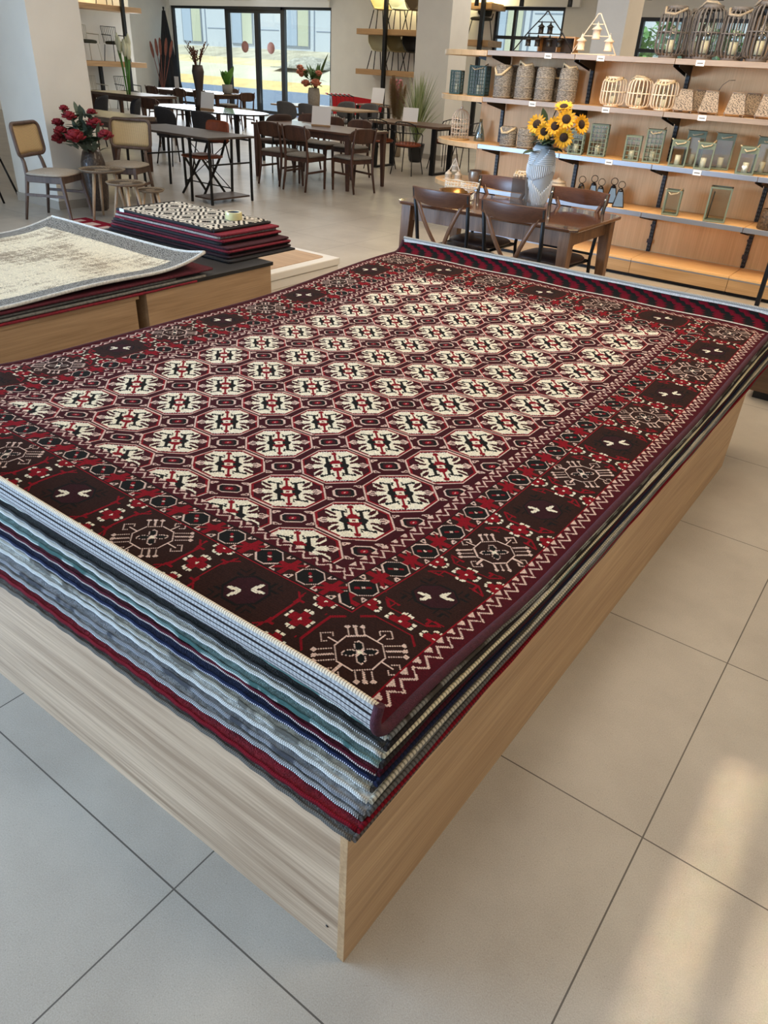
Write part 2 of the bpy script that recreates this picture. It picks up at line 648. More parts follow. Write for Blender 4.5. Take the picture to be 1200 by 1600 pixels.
    rx, ry = (X + Y) * S2, (-X + Y) * S2
    arx, ary = np.abs(rx), np.abs(ry)
    om = oct_(rx, ry)
    ew = db & even
    eo = db & ~even
    # red octagon cell lines
    put(db & (np.abs(om - .118) < .0028) & (np.abs(np.abs(X) - np.abs(Y)) > .02), RED)
    # light medallion
    put(ew & (om < .052), PINK)
    put(ew & (om < .0484), BROWN)
    for px_, py_, a, b in ((.021, 0, .018, .0095), (0, .019, .0105, .016)):
        e = ((arx - px_) / a) ** 2 + ((ary - py_) / b) ** 2
        put(ew & (e < 1) & (om < .045), PINK)
        put(ew & (e < .62) & (om < .045), BLACK)
    put(ew & (om < .006), CREAM)
    for oy in (0, .0165):
        put(ew & (arx > .054) & (arx < .092) & (np.abs(ary - oy) < .0019), PINK)
        put(ew & ((arx - .094) ** 2 + (ary - oy) ** 2 < .0058 ** 2), PINK)
    for ox in (0, .0165):
        put(ew & (ary > .054) & (ary < .078) & (np.abs(arx - ox) < .0019), PINK)
        put(ew & ((ary - .082) ** 2 + (arx - ox) ** 2 < .0056 ** 2), PINK)
    bx = np.maximum(np.abs(arx - .062), np.abs(ary - .052))
    put(ew & (bx < .0140) & (bx > .0108) & ~((arx < .060) & (ary < .050)), PINK)
    put(ew & (np.abs((arx - .045) - (ary - .036)) < .0035) & (arx > .040) & (arx < .062), PINK)
    # dark medallion with a pale butterfly
    put(eo & (np.abs(om - .052) < .003), BLACK)
    put(eo & (om < .049), 10)
    put(eo & (om > .056) & (om < .084) & (np.floor((np.abs(arx - ary)) / .0075) % 3 == 0) & (np.minimum(arx, ary) < .022), BLACK)
    for sg in (1, -1):
        u = (arx - .026) * math.cos(.5) + (ary - .0085) * math.sin(.5)
        v = -(arx - .026) * math.sin(.5) + (ary - .0085) * math.cos(.5)
        put(eo & ((u / .017) ** 2 + (v / .0060) ** 2 < 1), CREAM)
    # red florets between the medallions: middle, and half ones against the two edges
    sh = s + off - (np.floor((s + off) / mod) + .5) * mod
    okf = db & ~cor
    for to, r_ in ((0, 1.0), (.086, .85), (-.086, .85)):
        fx, fy = sh, t - to
        r = np.hypot(fx, fy) / r_
        m_ = np.minimum(np.abs(fx), np.abs(fy))
        put(okf & (r < .027) & (m_ < .011), RED)
        put(okf & (np.abs(r - .0325) < .0042) & (m_ > .0018) & (m_ < .0135), CREAM)
        pass
        put(okf & (r < .004), CREAM)
    put(okf & (np.abs(np.abs(sh) - .05 - .15 * (np.abs(t) - .045)) < .0028) & (np.abs(t) > .035) & (np.abs(t) < .08), RED)
    put(okf & (np.abs(np.abs(t) - .048) < .0028) & (np.abs(sh) < .05) & (np.abs(sh) > .03), RED)
    put((d > .094) & (d < .097), RED)
    put((d > .281) & (d < .285), RED)
    zig(.294, .025, .0443, .0034, PINK)
    # ---- kilim end (far end only)
    e = y - BY
    far = (e > .352)
    put(far, PLUM)
    put(far & (e > .362) & (e < .371), PALE)
    kb = far & (e > .376) & (e < .462)
    ph = ((x + np.abs(e - .419) * 1.0 + .02 * np.floor((e - .376) / .0145)) / .098) % 1.0
    put(kb, BLACK)
    put(kb & (ph < .50), 11)
    put(kb & (ph > .44) & (ph < .52), MAROON)
    put(far & (e > .466), PALE)
    return c


def knot_attr(me, cols):
    at = me.attributes.new('knot', 'FLOAT_COLOR', 'FACE')
    at.data.foreach_set('color', np.asarray(cols, dtype=np.float32).ravel())


def grid_mesh(name, P, mats, parent, cols=None, smooth=False, flip=False):
    a, b = P.shape[:2]
    me = bpy.data.meshes.new(name)
    nv, nf = a * b, (a - 1) * (b - 1)
    me.vertices.add(nv)
    me.vertices.foreach_set('co', P.astype(np.float32).ravel())
    i = np.arange(a - 1)[:, None] * b + np.arange(b - 1)[None, :]
    q = np.stack([i, i + 1, i + b + 1, i + b], -1).reshape(-1, 4)
    if flip:
        q = q[:, ::-1]
    me.loops.add(nf * 4)
    me.loops.foreach_set('vertex_index', q.astype(np.int32).ravel())
    me.polygons.add(nf)
    me.polygons.foreach_set('loop_start', np.arange(0, nf * 4, 4, dtype=np.int32))
    me.polygons.foreach_set('loop_total', np.full(nf, 4, dtype=np.int32))
    if smooth:
        me.polygons.foreach_set('use_smooth', np.ones(nf, dtype=bool))
    me.update(calc_edges=True)
    me.validate()
    for mm in mats:
        me.materials.append(mm)
    if cols is not None:
        knot_attr(me, cols)
    ob = bpy.data.objects.new(name, me)
    COL.objects.link(ob)
    if parent is not None:
        ob.parent = parent
    return ob


XC, YC = -1.555, 1.0
HALF = 1.126
NEAR_Y, FAR_Y = -0.543, 2.600


def rug_line(v):
    """v = distance along the rug (as world y on its flat part) -> (y, z, ny, nz), curling up at both ends"""
    v = np.asarray(v, float)
    y = v.copy(); z = zt(v)
    ny = np.zeros_like(v); nz = np.ones_like(v)
    R1 = 0.040
    m = v < NEAR_Y
    th = np.minimum((NEAR_Y - v[m]) / R1, math.radians(108))
    ex = (NEAR_Y - v[m]) - th * R1
    y[m] = NEAR_Y - R1 * np.sin(th) - ex * np.cos(th)
    z[m] = float(zt(np.array(NEAR_Y))) + R1 * (1 - np.cos(th)) + ex * np.sin(th)
    ny[m] = np.sin(th); nz[m] = np.cos(th)
    R2 = 0.10
    m = v > FAR_Y
    th = np.minimum((v[m] - FAR_Y) / R2, math.radians(66))
    ex = (v[m] - FAR_Y) - th * R2
    y[m] = FAR_Y + R2 * np.sin(th) + ex * np.cos(th)
    z[m] = float(zt(np.array(FAR_Y))) + R2 * (1 - np.cos(th)) + ex * np.sin(th)
    ny[m] = -np.sin(th); nz[m] = np.cos(th)
    return y, z, ny, nz


def side_sag(x):
    return -0.007 * ss((np.abs(x) - 1.02) / 0.12)


top_rug = thing('area_rug', 'large maroon oriental rug with cream octagons, spread on top of the tall stack', 'rug', (XC, YC, 0.5))
V0, V1 = NEAR_Y - 0.097, FAR_Y + 0.130
K = 0.0036
vs_ = np.linspace(V0, V1, int((V1 - V0) / K) + 1)
xs_ = np.linspace(-HALF, HALF, int(2 * HALF / K) + 1)
yy, zz, ny_, nz_ = rug_line(vs_)
wob = 0.0025 * np.sin(xs_ * 5.1)[None, :] * np.sin(vs_ * 3.7)[:, None] + 0.002 * np.sin(xs_ * 11.3 + 1)[None, :] * np.sin(vs_ * 8.1 + 2)[:, None]
P = np.zeros((len(vs_), len(xs_), 3))
P[..., 0] = xs_[None, :]
P[..., 1] = yy[:, None] - YC
P[..., 2] = zz[:, None] - .5 + side_sag(xs_)[None, :] + wob
vc = (vs_[1:] + vs_[:-1]) / 2 - YC
xc = (xs_[1:] + xs_[:-1]) / 2
gx = np.repeat(xc[None, :], len(vc), 0).ravel()
gy = np.repeat(vc[:, None], len(xc), 1).ravel()
idx = weave(gx, gy)
pal = np.array([(*lin(p), 1.0) for p in PALETTE])
colr = pal[idx]
rs = np.random.RandomState(3)
colr[:, :3] *= (0.86 + 0.28 * rs.rand(len(colr), 1))
# rows of knots: a faint rib
colr[:, :3] *= np.where((np.arange(len(vc)) % 2 == 0), 1.05, 0.93).repeat(len(xc))[:, None]
pile_m = attr_mat('wool_pile')
grid_mesh('pile', P, [pile_m], top_rug, colr)

# underside: visible on the curled near end as a white band with fine dark lines above maroon
vb = np.concatenate([np.arange(V0, NEAR_Y, .0022), np.arange(NEAR_Y, V1, .05), [V1]])
yb, zb, nyb, nzb = rug_line(vb)
xb = np.linspace(-HALF, HALF, 460)
T = 0.009
P = np.zeros((len(vb), len(xb), 3))
P[..., 0] = xb[None, :]
P[..., 1] = (yb - nyb * T)[:, None] - YC
wobb = 0.0025 * np.sin(xb * 5.1)[None, :] * np.sin(vb * 3.7)[:, None] + 0.002 * np.sin(xb * 11.3 + 1)[None, :] * np.sin(vb * 8.1 + 2)[:, None]
P[..., 2] = (zb - nzb * T)[:, None] - .5 + side_sag(xb)[None, :] + wobb
rowd = (vb[1:] + vb[:-1]) / 2 - V0
bc = np.zeros((len(vb) - 1, len(xb) - 1, 4)); bc[..., 3] = 1
for i, rd in enumerate(rowd):
    if rd < .052:
        line = (rd % .0104) < .0026
        c_ = lin((40, 34, 34)) if line else lin((184, 182, 180))
        bc[i, :, :3] = c_
        if not line:
            bc[i, ::2, :3] = lin((160, 158, 158))
    else:
        bc[i, :, :3] = lin((62, 22, 34))
        bc[i, ::3, :3] = lin((48, 16, 28))
grid_mesh('backing', P, [attr_mat('rug_back', bump=.3)], top_rug, bc.reshape(-1, 4), flip=True)
# woven selvedge cord along the curled end, wound bindings along the long sides
e = MB()
yb0, zb0 = float(yb[0]), float(zb[0])
xe = np.linspace(-HALF, HALF, 120)
e.tube([(x, yb0 - YC - nyb[0] * T / 2, zb0 - .5 + float(side_sag(np.array([x]))[0]) + 0.0025 * math.sin(x * 5.1) * math.sin(vb[0] * 3.7) + 0.002 * math.sin(x * 11.3 + 1) * math.sin(vb[0] * 8.1 + 2)) for x in xe], .0058, 8)
e.build('selvedge', dash_mat('cream_cord', (232, 214, 186), (120, 96, 78), .006, .22), top_rug)
e = MB()
ye, ze, _, _ = rug_line(np.array([V1]))
e.tube([(x, float(ye[0]) - YC, float(ze[0]) - .5 + 0.0025 * math.sin(x * 5.1) * math.sin(V1 * 3.7) + .001) for x in xe], .0075, 8)
e.build('selvedge', dash_mat('pale_cord', (172, 166, 154), (132, 124, 114), .008, .3), top_rug)
vbind = np.concatenate([np.arange(V0 - .002, NEAR_Y + .05, .006), np.arange(NEAR_Y + .05, FAR_Y - .05, .06), np.arange(FAR_Y - .05, V1, .01)])
y1, z1, n1, m1 = rug_line(vbind)
bind_m = mat('maroon_binding', (66, 14, 30), .85, var=.25, nscale=120, bump=.5, bscale=400)
for sx in (1, -1):
    e = MB()
    sg_ = float(side_sag(np.array([HALF]))[0])
    e.tube([(sx * (HALF + .004), float(a) - YC - float(c) * .004, float(b) - .5 + sg_ - float(d) * .005) for a, b, c, d in zip(y1, z1, n1, m1)], .0105, 10)
    e.build('binding', bind_m, top_rug)

# ------------------------------------------------ the rugs under it
N_UNDER = 12
under = [  # pile, backing rib (a, b, duty, mottle), side binding, label
    ((104, 98, 90), ((112, 106, 98), (70, 66, 60), .4, None), (92, 82, 74), 'thin olive-grey flatweave rug, bottom of the tall stack on the large platform'),
    ((122, 10, 26), ((100, 12, 26), (70, 8, 18), .4, None), (118, 12, 26), 'crimson rug just above the bottom one of the tall stack on the large platform'),
    ((150, 148, 146), ((222, 222, 220), (34, 34, 36), .5, None), (86, 78, 72), 'pale grey rug with black-and-white dashed end, third lowest in the tall stack'),
    ((136, 136, 138), ((160, 160, 162), (90, 90, 94), .4, (70, 70, 74)), (92, 88, 84), 'mid-grey flecked rug, fourth from the bottom of the tall stack'),
    ((206, 204, 196), ((226, 224, 218), (150, 148, 140), .35, None), (188, 178, 156), 'thick cream rug with ribbed end, fifth from the bottom of the tall stack'),
    ((170, 164, 148), ((214, 212, 206), (120, 118, 112), .4, (96, 92, 84)), (70, 64, 56), 'cream and olive rug, sixth from the bottom of the tall stack'),
    ((28, 36, 66), ((206, 206, 212), (24, 32, 62), .5, None), (22, 26, 48), 'navy blue rug, thin dark layer in the middle of the tall stack'),
    ((84, 16, 32), ((214, 204, 196), (70, 14, 28), .45, None), (58, 10, 22), 'dark maroon rug resting on the navy one in the tall stack'),
    ((112, 136, 132), ((214, 214, 206), (120, 140, 136), .4, (66, 96, 92)), (46, 40, 38), 'teal and cream mottled rug, fourth down from the maroon top rug'),
    ((196, 190, 176), ((230, 228, 222), (150, 148, 142), .35, None), (206, 192, 160), 'off-white rug with a clean cream side edge, third down from the top rug'),
    ((62, 60, 58), ((200, 198, 194), (44, 42, 42), .5, None), (40, 34, 32), 'charcoal rug, second one down from the maroon top rug'),
    ((178, 184, 176), ((222, 222, 212), (128, 146, 140), .35, (92, 122, 116)), (120, 116, 108), 'pale green-grey mottled rug directly beneath the maroon top rug'),
]


def noise1(x, seed):
    return (math.sin(x * 3.1 + seed * 1.7) + .6 * math.sin(x * 7.3 + seed * 2.9) + .35 * math.sin(x * 15.1 + seed * 5.3)) / 1.95


def under_rug(k, spec):
    pile, (ra, rb, du, mo), bind, label = spec
    x0, x1 = -2.672 + .008 * noise1(k, 4), -0.384 - .0026 * k + .005 * noise1(k * 1.3, 2) + (.005 if k in (3, 8) else 0)
    y0 = -0.688 + 0.0122 * k + .006 * noise1(k * 2.2, 7)
    y1 = 2.69 + .03 * noise1(k, 9)
    o = thing('area_rug', label, 'rug', ((x0 + x1) / 2, y0, PH))
    cx = (x0 + x1) / 2

    def zmid(y, x=0):
        lo = PH + .001 + .004 * float(ss(np.array((y - 1.6) / 1.0)))
        hi = float(zt(np.array(y))) - T - .0035 + (float(side_sag(np.array(x + cx - XC))))
        t = (hi - lo) / N_UNDER
        return lo + t * (k + .5), t

    ys = list(np.linspace(y0, y0 + .5, 10)) + list(np.linspace(y0 + .6, y1, 22))
    xs = [x0 - cx, x0 - cx + .1, x0 - cx + .25, -.5, 0, .5, x1 - cx - .25, x1 - cx - .1, x1 - cx]
    G = []
    for x in xs:
        row = []
        for y in ys:
            z, t = zmid(y, x)
            row.append((x, y - y0 + (.0045 * noise1(x * 1.2, k) if y == ys[0] else 0), z - PH))
        G.append(row)
    z, t0 = zmid(y0)
    _, tm = zmid(.8)
    pm = mat('pile_%d' % k, pile, .95, var=.3, nscale=60, bump=.6, bscale=300)
    MB().sheet(G, tm * .8, sm=False).build('pile', pm, o)
    # the near end: a rolled pile edge over a ribbed backing edge
    xl = np.linspace(x0 - cx, x1 - cx - .004, 130)
    for nm, dz, r, mm in (('end_edge', .23, .30, dash_mat('end_%d' % k, pile, tuple(int(q * .7) for q in pile), .0046, .35, mo)),
                          ('backing', -.22, .29, dash_mat('rib_%d' % k, ra, rb, .0046, du, mo))):
        b = MB()
        b.tube([(x, .0045 * noise1(x * 1.2, k) + .0012 * math.sin(x * 90 + k) - .002, zmid(y0, x)[0] - PH + t0 * dz + .0015 * noise1(x * 2, k + 3)) for x in xl], t0 * r, 8)
        if nm == 'backing':
            b.tube([(x, .0045 * noise1(x * 1.2, k) + .001 * math.sin(x * 70 + k) - .0005, zmid(y0, x)[0] - PH + t0 * (dz + .25) + .0015 * noise1(x * 2, k + 3)) for x in xl], t0 * .16, 6)
        b.build(nm, mm, o)
    bm = dash_mat('bind_%d' % k, bind, tuple(int(q * .7) for q in bind), .01, .4, (60, 54, 48) if k in (2, 11) else None, axis=1)
    for xe_, sgn in ((x1 - cx, 1), (x0 - cx, -1)):
        b = MB()
        ysb = np.linspace(y0 - .002, y1, 60)
        b.tube([(xe_ + .003 * noise1(y * 2, k), y - y0, zmid(y, xe_)[0] - PH) for y in ysb], [max(.0035, zmid(y)[1] * .5) for y in ysb], 8)
        b.build('binding', bm, o)
    return o


for k, sp in enumerate(under):
    under_rug(k, sp)

# ================================================================= LEFT DISPLAYS
def box_platform(label, x0, x1, y0, y1, h, top_mat):
    o = thing('display_platform', label, 'display platform', ((x0 + x1) / 2, (y0 + y1) / 2, 0))
    w, d = x1 - x0, y1 - y0
    t = .018
    MB().ext(w / 2 - t, w / 2, -d / 2, d / 2, 0, h - .022).build('side_panel', oak_ys, o, bevel=.001)
    MB().ext(-w / 2, -w / 2 + t, -d / 2, d / 2, 0, h - .022).build('side_panel', oak_ys, o, bevel=.001)
    MB().ext(-w / 2 + t, w / 2 - t, d / 2 - t, d / 2, 0, h - .022).build('back_panel', oak_ys, o)
    MB().ext(-w / 2 + t, w / 2 - t, -d / 2, -d / 2 + t, 0, h - .022).build('front_panel', oak_ys, o)
    MB().ext(-w / 2 - .006, w / 2 + .006, -d / 2, d / 2 + .02, h - .022, h).build('top_board', top_mat, o, bevel=.002)
    return o


oak_ys = wood('tan_oak_lengthwise', (148, 118, 86), (188, 156, 120), 'Y', 1.3, 0.5, knots=0.42)
black_board = mat('black_board', (28, 27, 26), .5)
LPX = -3.43
box_platform('oak display platform under the grey distressed rug, beside the large platform', -5.1, LPX, -1.2, 1.168, .43, oak_ys)
box_platform('oak display platform with a black top carrying the pile of folded dark rugs', -4.95, LPX + .01, 1.235, 2.235, .452, black_board)


def slab_rug(label, x0, x1, y0, y1, z0, t, rgb, edge, name='area_rug', wav=.004, seed=0, group=None, two=True):
    o = thing(name, label, 'rug', ((x0 + x1) / 2, (y0 + y1) / 2, z0), group=group)
    w, d = (x1 - x0) / 2, (y1 - y0) / 2
    G = [[(x, y, t / 2 + wav * noise1(x + y * 1.3, seed) * .5) for y in np.linspace(-d, d, 14)] for x in np.linspace(-w, w, 10)]
    MB().sheet(G, t * .86, sm=False).build('pile', mat('slab_%d_%d_%d' % rgb, rgb, .95, var=.25, nscale=50, bump=.5, bscale=250), o)
    em = mat('slab_edge_%d_%d_%d' % edge, edge, .9, var=.4, nscale=70, bump=.5, bscale=200)
    for sx in (1, -1):
        MB().tube([(sx * w, y, t / 2 + wav * noise1(sx * w + y * 1.3, seed) * .5) for y in np.linspace(-d, d, 20)], t * .5, 8).build('binding', em, o)
    for sy in (1, -1):
        MB().tube([(x, sy * d, t / 2 + wav * noise1(x + sy * d * 1.3, seed) * .5) for x in np.linspace(-w, w, 20)], t * .5, 8).build('end_edge', em, o)
    return o


z = .4305
for i, (x1, y1, t, rgb, edge, lb) in enumerate([
    (-3.415, 1.60, .014, (120, 16, 32), (124, 14, 32), 'crimson rug at the bottom of the pile under the grey distressed rug'),
    (-3.425, 1.50, .016, (104, 102, 98), (116, 112, 104), 'grey woven rug lying on the bottom crimson one, under the grey distressed rug'),
    (-3.435, 1.46, .015, (96, 94, 92), (88, 86, 84), 'charcoal-grey rug in the middle of the pile under the grey distressed rug'),
    (-3.430, 1.56, .015, (88, 18, 34), (82, 14, 30), 'dark maroon rug directly beneath the grey distressed rug'),
]):
    slab_rug(lb, -5.05, x1, -1.1, y1 + .18 * (i % 2), z, t, rgb, edge, seed=i + 3)
    z += t + .0012
# the grey distressed rug on top, its far end and side curling up
GZ = z + .004


def grey_z(x, y):
    """x, y world"""
    a = np.clip((y - 1.28) / .5, 0, 1)
    b = np.clip((x + 3.75) / .30, 0, 1)
    return GZ + .085 * a ** 2.2 + .028 * b ** 2 * (0.35 + .65 * np.clip((y - .2) / 1.2, 0, 1)) + .006 * np.sin(y * 6 + x * 3)


gx_ = np.linspace(-5.02, -3.44, 270)
gy_ = np.linspace(-1.0, 1.70, 460)
GXg, GYg = np.meshgrid(gx_, gy_)
P = np.stack([GXg, GYg, grey_z(GXg, GYg) + .008], -1)
cx = ((gx_[1:] + gx_[:-1]) / 2)[None, :].repeat(len(gy_) - 1, 0)
cy = ((gy_[1:] + gy_[:-1]) / 2)[:, None].repeat(len(gx_) - 1, 1)
rs = np.random.RandomState(5)


def vnoise(x, y, sx, sy, seed):
    r = np.random.RandomState(seed)
    T_ = r.rand(64, 64)
    u, v = x * sx + 500, y * sy + 500
    i, j = np.floor(u).astype(int), np.floor(v).astype(int)
    fu, fv = u - i, v - j
    g = lambda a, b: T_[a % 64, b % 64]
    return (g(i, j) * (1 - fu) + g(i + 1, j) * fu) * (1 - fv) + (g(i, j + 1) * (1 - fu) + g(i + 1, j + 1) * fu) * fv


nn = .4 * vnoise(cx, cy, 5, 4, 1) + .3 * vnoise(cx, cy, 40, 9, 2) + .2 * vnoise(cx, cy, 10, 60, 3) + .25 * rs.rand(*cx.shape)
dist = np.minimum(np.minimum(cx + 5.02, -3.44 - cx), np.minimum(cy + 1.0, 1.70 - cy))
colg = np.zeros(cx.shape + (4,)); colg[..., 3] = 1
cream_, taupe, dgrey, lgrey = (np.array(lin(c)) for c in ((226, 212, 182), (152, 136, 114), (96, 92, 86), (160, 155, 144)))
colg[..., :3] = np.where((nn > .54)[..., None], cream_, np.where((nn > .43)[..., None], np.array(lin((192, 176, 150))), taupe))
brd = dist < .14
chk = ((np.floor(cx / .008) + np.floor(cy / .008)) % 2 == 0) | (rs.rand(*cx.shape) < .2)
colg[..., :3] = np.where(brd[..., None], np.where(chk[..., None], dgrey, lgrey), colg[..., :3])
colg[..., :3] = np.where((dist < .02)[..., None], np.array(lin((196, 194, 188))), colg[..., :3])
colg[..., :3] *= (.85 + .3 * rs.rand(*cx.shape))[..., None]
go = thing('area_rug', 'grey and cream distressed rug with dotted grey border and curled-up far end', 'rug', (-4.23, .35, GZ))
P[..., 0] -= -4.23; P[..., 1] -= .35; P[..., 2] -= GZ
grid_mesh('pile', P, [pile_m], go, colg.reshape(-1, 4))
Pb = P[::6, ::6].copy(); Pb[..., 2] -= .012
grid_mesh('backing', Pb, [mat('grey_back', (112, 110, 108), .95, bump=.4, bscale=200)], go, flip=True)
cordm = mat('pale_cord_edge', (206, 202, 192), .9, var=.25, nscale=90, bump=.5, bscale=300)
for nm, line in (('binding', P[:, -1]), ('binding', P[:, 0]), ('end_edge', P[-1, :])):
    MB().tube([tuple(q - np.array([0, 0, .006])) for q in line[::5]] + [tuple(line[-1] - np.array([0, 0, .006]))], .0095, 8).build(nm, cordm, go)

# folded dark rugs
zz_ = .4525
fold = [
    ((30, 28, 30), (26, 24, 26), -4.86, -3.56, 2.00, 2.62, 'black rug at the very bottom of the folded pile on the black-topped platform'),
    ((58, 14, 26), (40, 14, 22), -4.84, -3.60, 2.03, 2.62, 'black-maroon folded rug, second from the bottom of the folded pile'),
    ((30, 26, 28), (28, 26, 28), -4.84, -3.62, 2.05, 2.63, 'black folded rug under the crimson one, third lowest in the folded pile'),
    ((110, 16, 32), (112, 14, 34), -4.83, -3.60, 2.04, 2.62, 'crimson folded rug in the lower half of the folded pile'),
    ((66, 20, 32), (58, 16, 28), -4.83, -3.62, 2.05, 2.62, 'dark maroon folded rug, fifth from the bottom of the folded pile'),
    ((34, 30, 32), (30, 28, 30), -4.82, -3.70, 2.06, 2.60, 'black folded rug in the middle of the folded pile'),
    ((120, 18, 36), (118, 16, 36), -4.81, -3.68, 2.07, 2.61, 'bright crimson folded rug, fourth down from the patterned top rug'),
    ((72, 16, 28), (150, 140, 132), -4.80, -3.72, 2.07, 2.60, 'maroon folded rug with a pale edge line, third down from the patterned top rug'),
    ((126, 18, 38), (108, 14, 32), -4.80, -3.70, 2.08, 2.61, 'crimson folded rug, second down from the patterned top rug'),
]
for i, (rgb, edge, x0, x1, y0, y1, lb) in enumerate(fold):
    slab_rug(lb, x0, x1, y0, y1, zz_, .0148, rgb, edge, name='folded_rug', seed=i + 20, wav=.003)
    zz_ += .0163
# patterned kilim on top
ko = thing('folded_rug', 'folded black and ivory rug with stepped diamond pattern, top of the folded pile', 'rug', (-4.29, 2.345, zz_))
kx = np.linspace(-.51, .51, 160); ky = np.linspace(-.265, .265, 90)
KX, KY = np.meshgrid(kx, ky)
P = np.stack([KX, KY, .019 + .0025 * np.sin(KX * 7) - .010 * np.clip((np.abs(KX) - .44) / .07, 0, 1) ** 2], -1)
cx = ((kx[1:] + kx[:-1]) / 2)[None, :].repeat(len(ky) - 1, 0); cy = ((ky[1:] + ky[:-1]) / 2)[:, None].repeat(len(kx) - 1, 1)
u, v = np.floor(cx / .0128), np.floor(cy / .0118)
dm = np.abs(((u + 2) % 16) - 8) + np.abs(((v + 1) % 20) - 10)
iv = ((dm.astype(int) % 4) < 2) & (dm > 2)
iv |= (np.abs(np.abs(cy) - .20) < .012) & ((u % 3) < 2)
iv &= (np.abs(cx) < .485)
kc = np.zeros(cx.shape + (4,)); kc[..., 3] = 1
kc[..., :3] = np.where(iv[..., None], np.array(lin((222, 214, 198))), np.array(lin((34, 31, 30))))
grid_mesh('pile', P, [pile_m], ko, kc.reshape(-1, 4))
MB().sheet([[(x, y, .009 - .008 * max(0, (abs(x) - .44) / .07) ** 2) for y in np.linspace(-.265, .265, 6)] for x in np.linspace(-.508, .508, 16)], .0145).build('backing', mat('kilim_back', (40, 34, 34), .95), ko)
for sx, sy in ((1, 0), (-1, 0)):
    MB().tube([(sx * .51, y, .008) for y in np.linspace(-.265, .265, 10)], .0085, 8).build('binding', mat('kilim_edge', (32, 29, 29), .9), ko)
for sy in (1, -1):
    MB().tube([(x, sy * .265, .012 + .0025 * math.sin(x * 7) - .006 * max(0, (abs(x) - .44) / .07)) for x in np.linspace(-.5, .5, 18)], .0075, 8).build('end_edge', mat('kilim_edge', (32, 29, 29), .9), ko)
for i, zt_ in enumerate((.01, -.052)):
    tg = MB().box((-.44 - .01 * i, -.272, zt_), (.05, .003, .022)).build('care_tag', mat('white_tag', (226, 224, 220), .6), ko)
# roll of tape
tp = thing('packing_tape', 'roll of yellowish clear packing tape lying on the black and ivory folded rug', 'tape', (-3.955, 2.43, zz_ + .022))
MB().lathe([(.040, 0), (.058, 0), (.059, .003), (.059, .045), (.058, .048), (.040, .048), (.040, 0)], 36, close=False).build('tape_roll', mat('tape_yellow', (206, 196, 140), .25, coat=.5), tp)
MB().lathe([(.036, 0.001), (.040, 0.001), (.040, .047), (.036, .047), (.036, .001)], 36, close=False).build('cardboard_core', mat('tape_core', (44, 62, 84), .7), tp)

# low white platform with a wooden inset
wp = thing('white_display_base', 'low white display base with a rounded oak inset top, beyond the black-topped platform', 'display base', (-4.75, 3.30, 0))
white_pl = mat('white_laminate', (222, 219, 212), .35)
MB().ext(-.66, .64, -.42, .48, 0, .07).build('plinth', white_pl, wp, bevel=.004)
MB().ext(-.67, .65, -.43, .49, .074, .135).build('rim', white_pl, wp, bevel=.008)
poly = []
for cx_, cy_, a0 in ((.50, .36, 0), (-.56, .36, PI / 2), (-.56, -.32, PI), (.50, -.32, 1.5 * PI)):
    for i in range(7):
        a = a0 + PI / 2 * i / 6
        poly.append((cx_ + .05 * math.cos(a), cy_ + .05 * math.sin(a)))
MB().prism(poly, .13, .1385).build('inset', wood('inset_oak', (158, 124, 88), (190, 156, 118), 'X', 1.2), wp)

# red rug lying on the floor with pale squares
fr = thing('floor_rug', 'flat crimson rug with pale squares lying on the floor by the rattan chair', 'rug', (-6.55, 3.28, 0))
fx = np.linspace(-.95, .95, 96); fy = np.linspace(-.28, .28, 30)
FXg, FYg = np.meshgrid(fx, fy)
P = np.stack([FXg, FYg, np.full_like(FXg, .009)], -1)
cx = ((fx[1:] + fx[:-1]) / 2)[None, :].repeat(len(fy) - 1, 0); cy = ((fy[1:] + fy[:-1]) / 2)[:, None].repeat(len(fx) - 1, 1)
sq = (np.abs(((cx + 1.0) / .26) % 1 - .5) < .27) & (np.abs((cy / .26) % 1 - .5) < .24) & (np.abs(cx) < .88) & (np.abs(cy) < .25)
fc = np.zeros(cx.shape + (4,)); fc[..., 3] = 1
fc[..., :3] = np.where(sq[..., None], np.array(lin((206, 176, 164))), np.array(lin((128, 16, 38))))
grid_mesh('pile', P, [pile_m], fr, fc.reshape(-1, 4))
MB().ext(-.95, .95, -.28, .28, 0.0005, .008).build('backing', mat('red_rug_edge', (98, 14, 30), .9), fr)

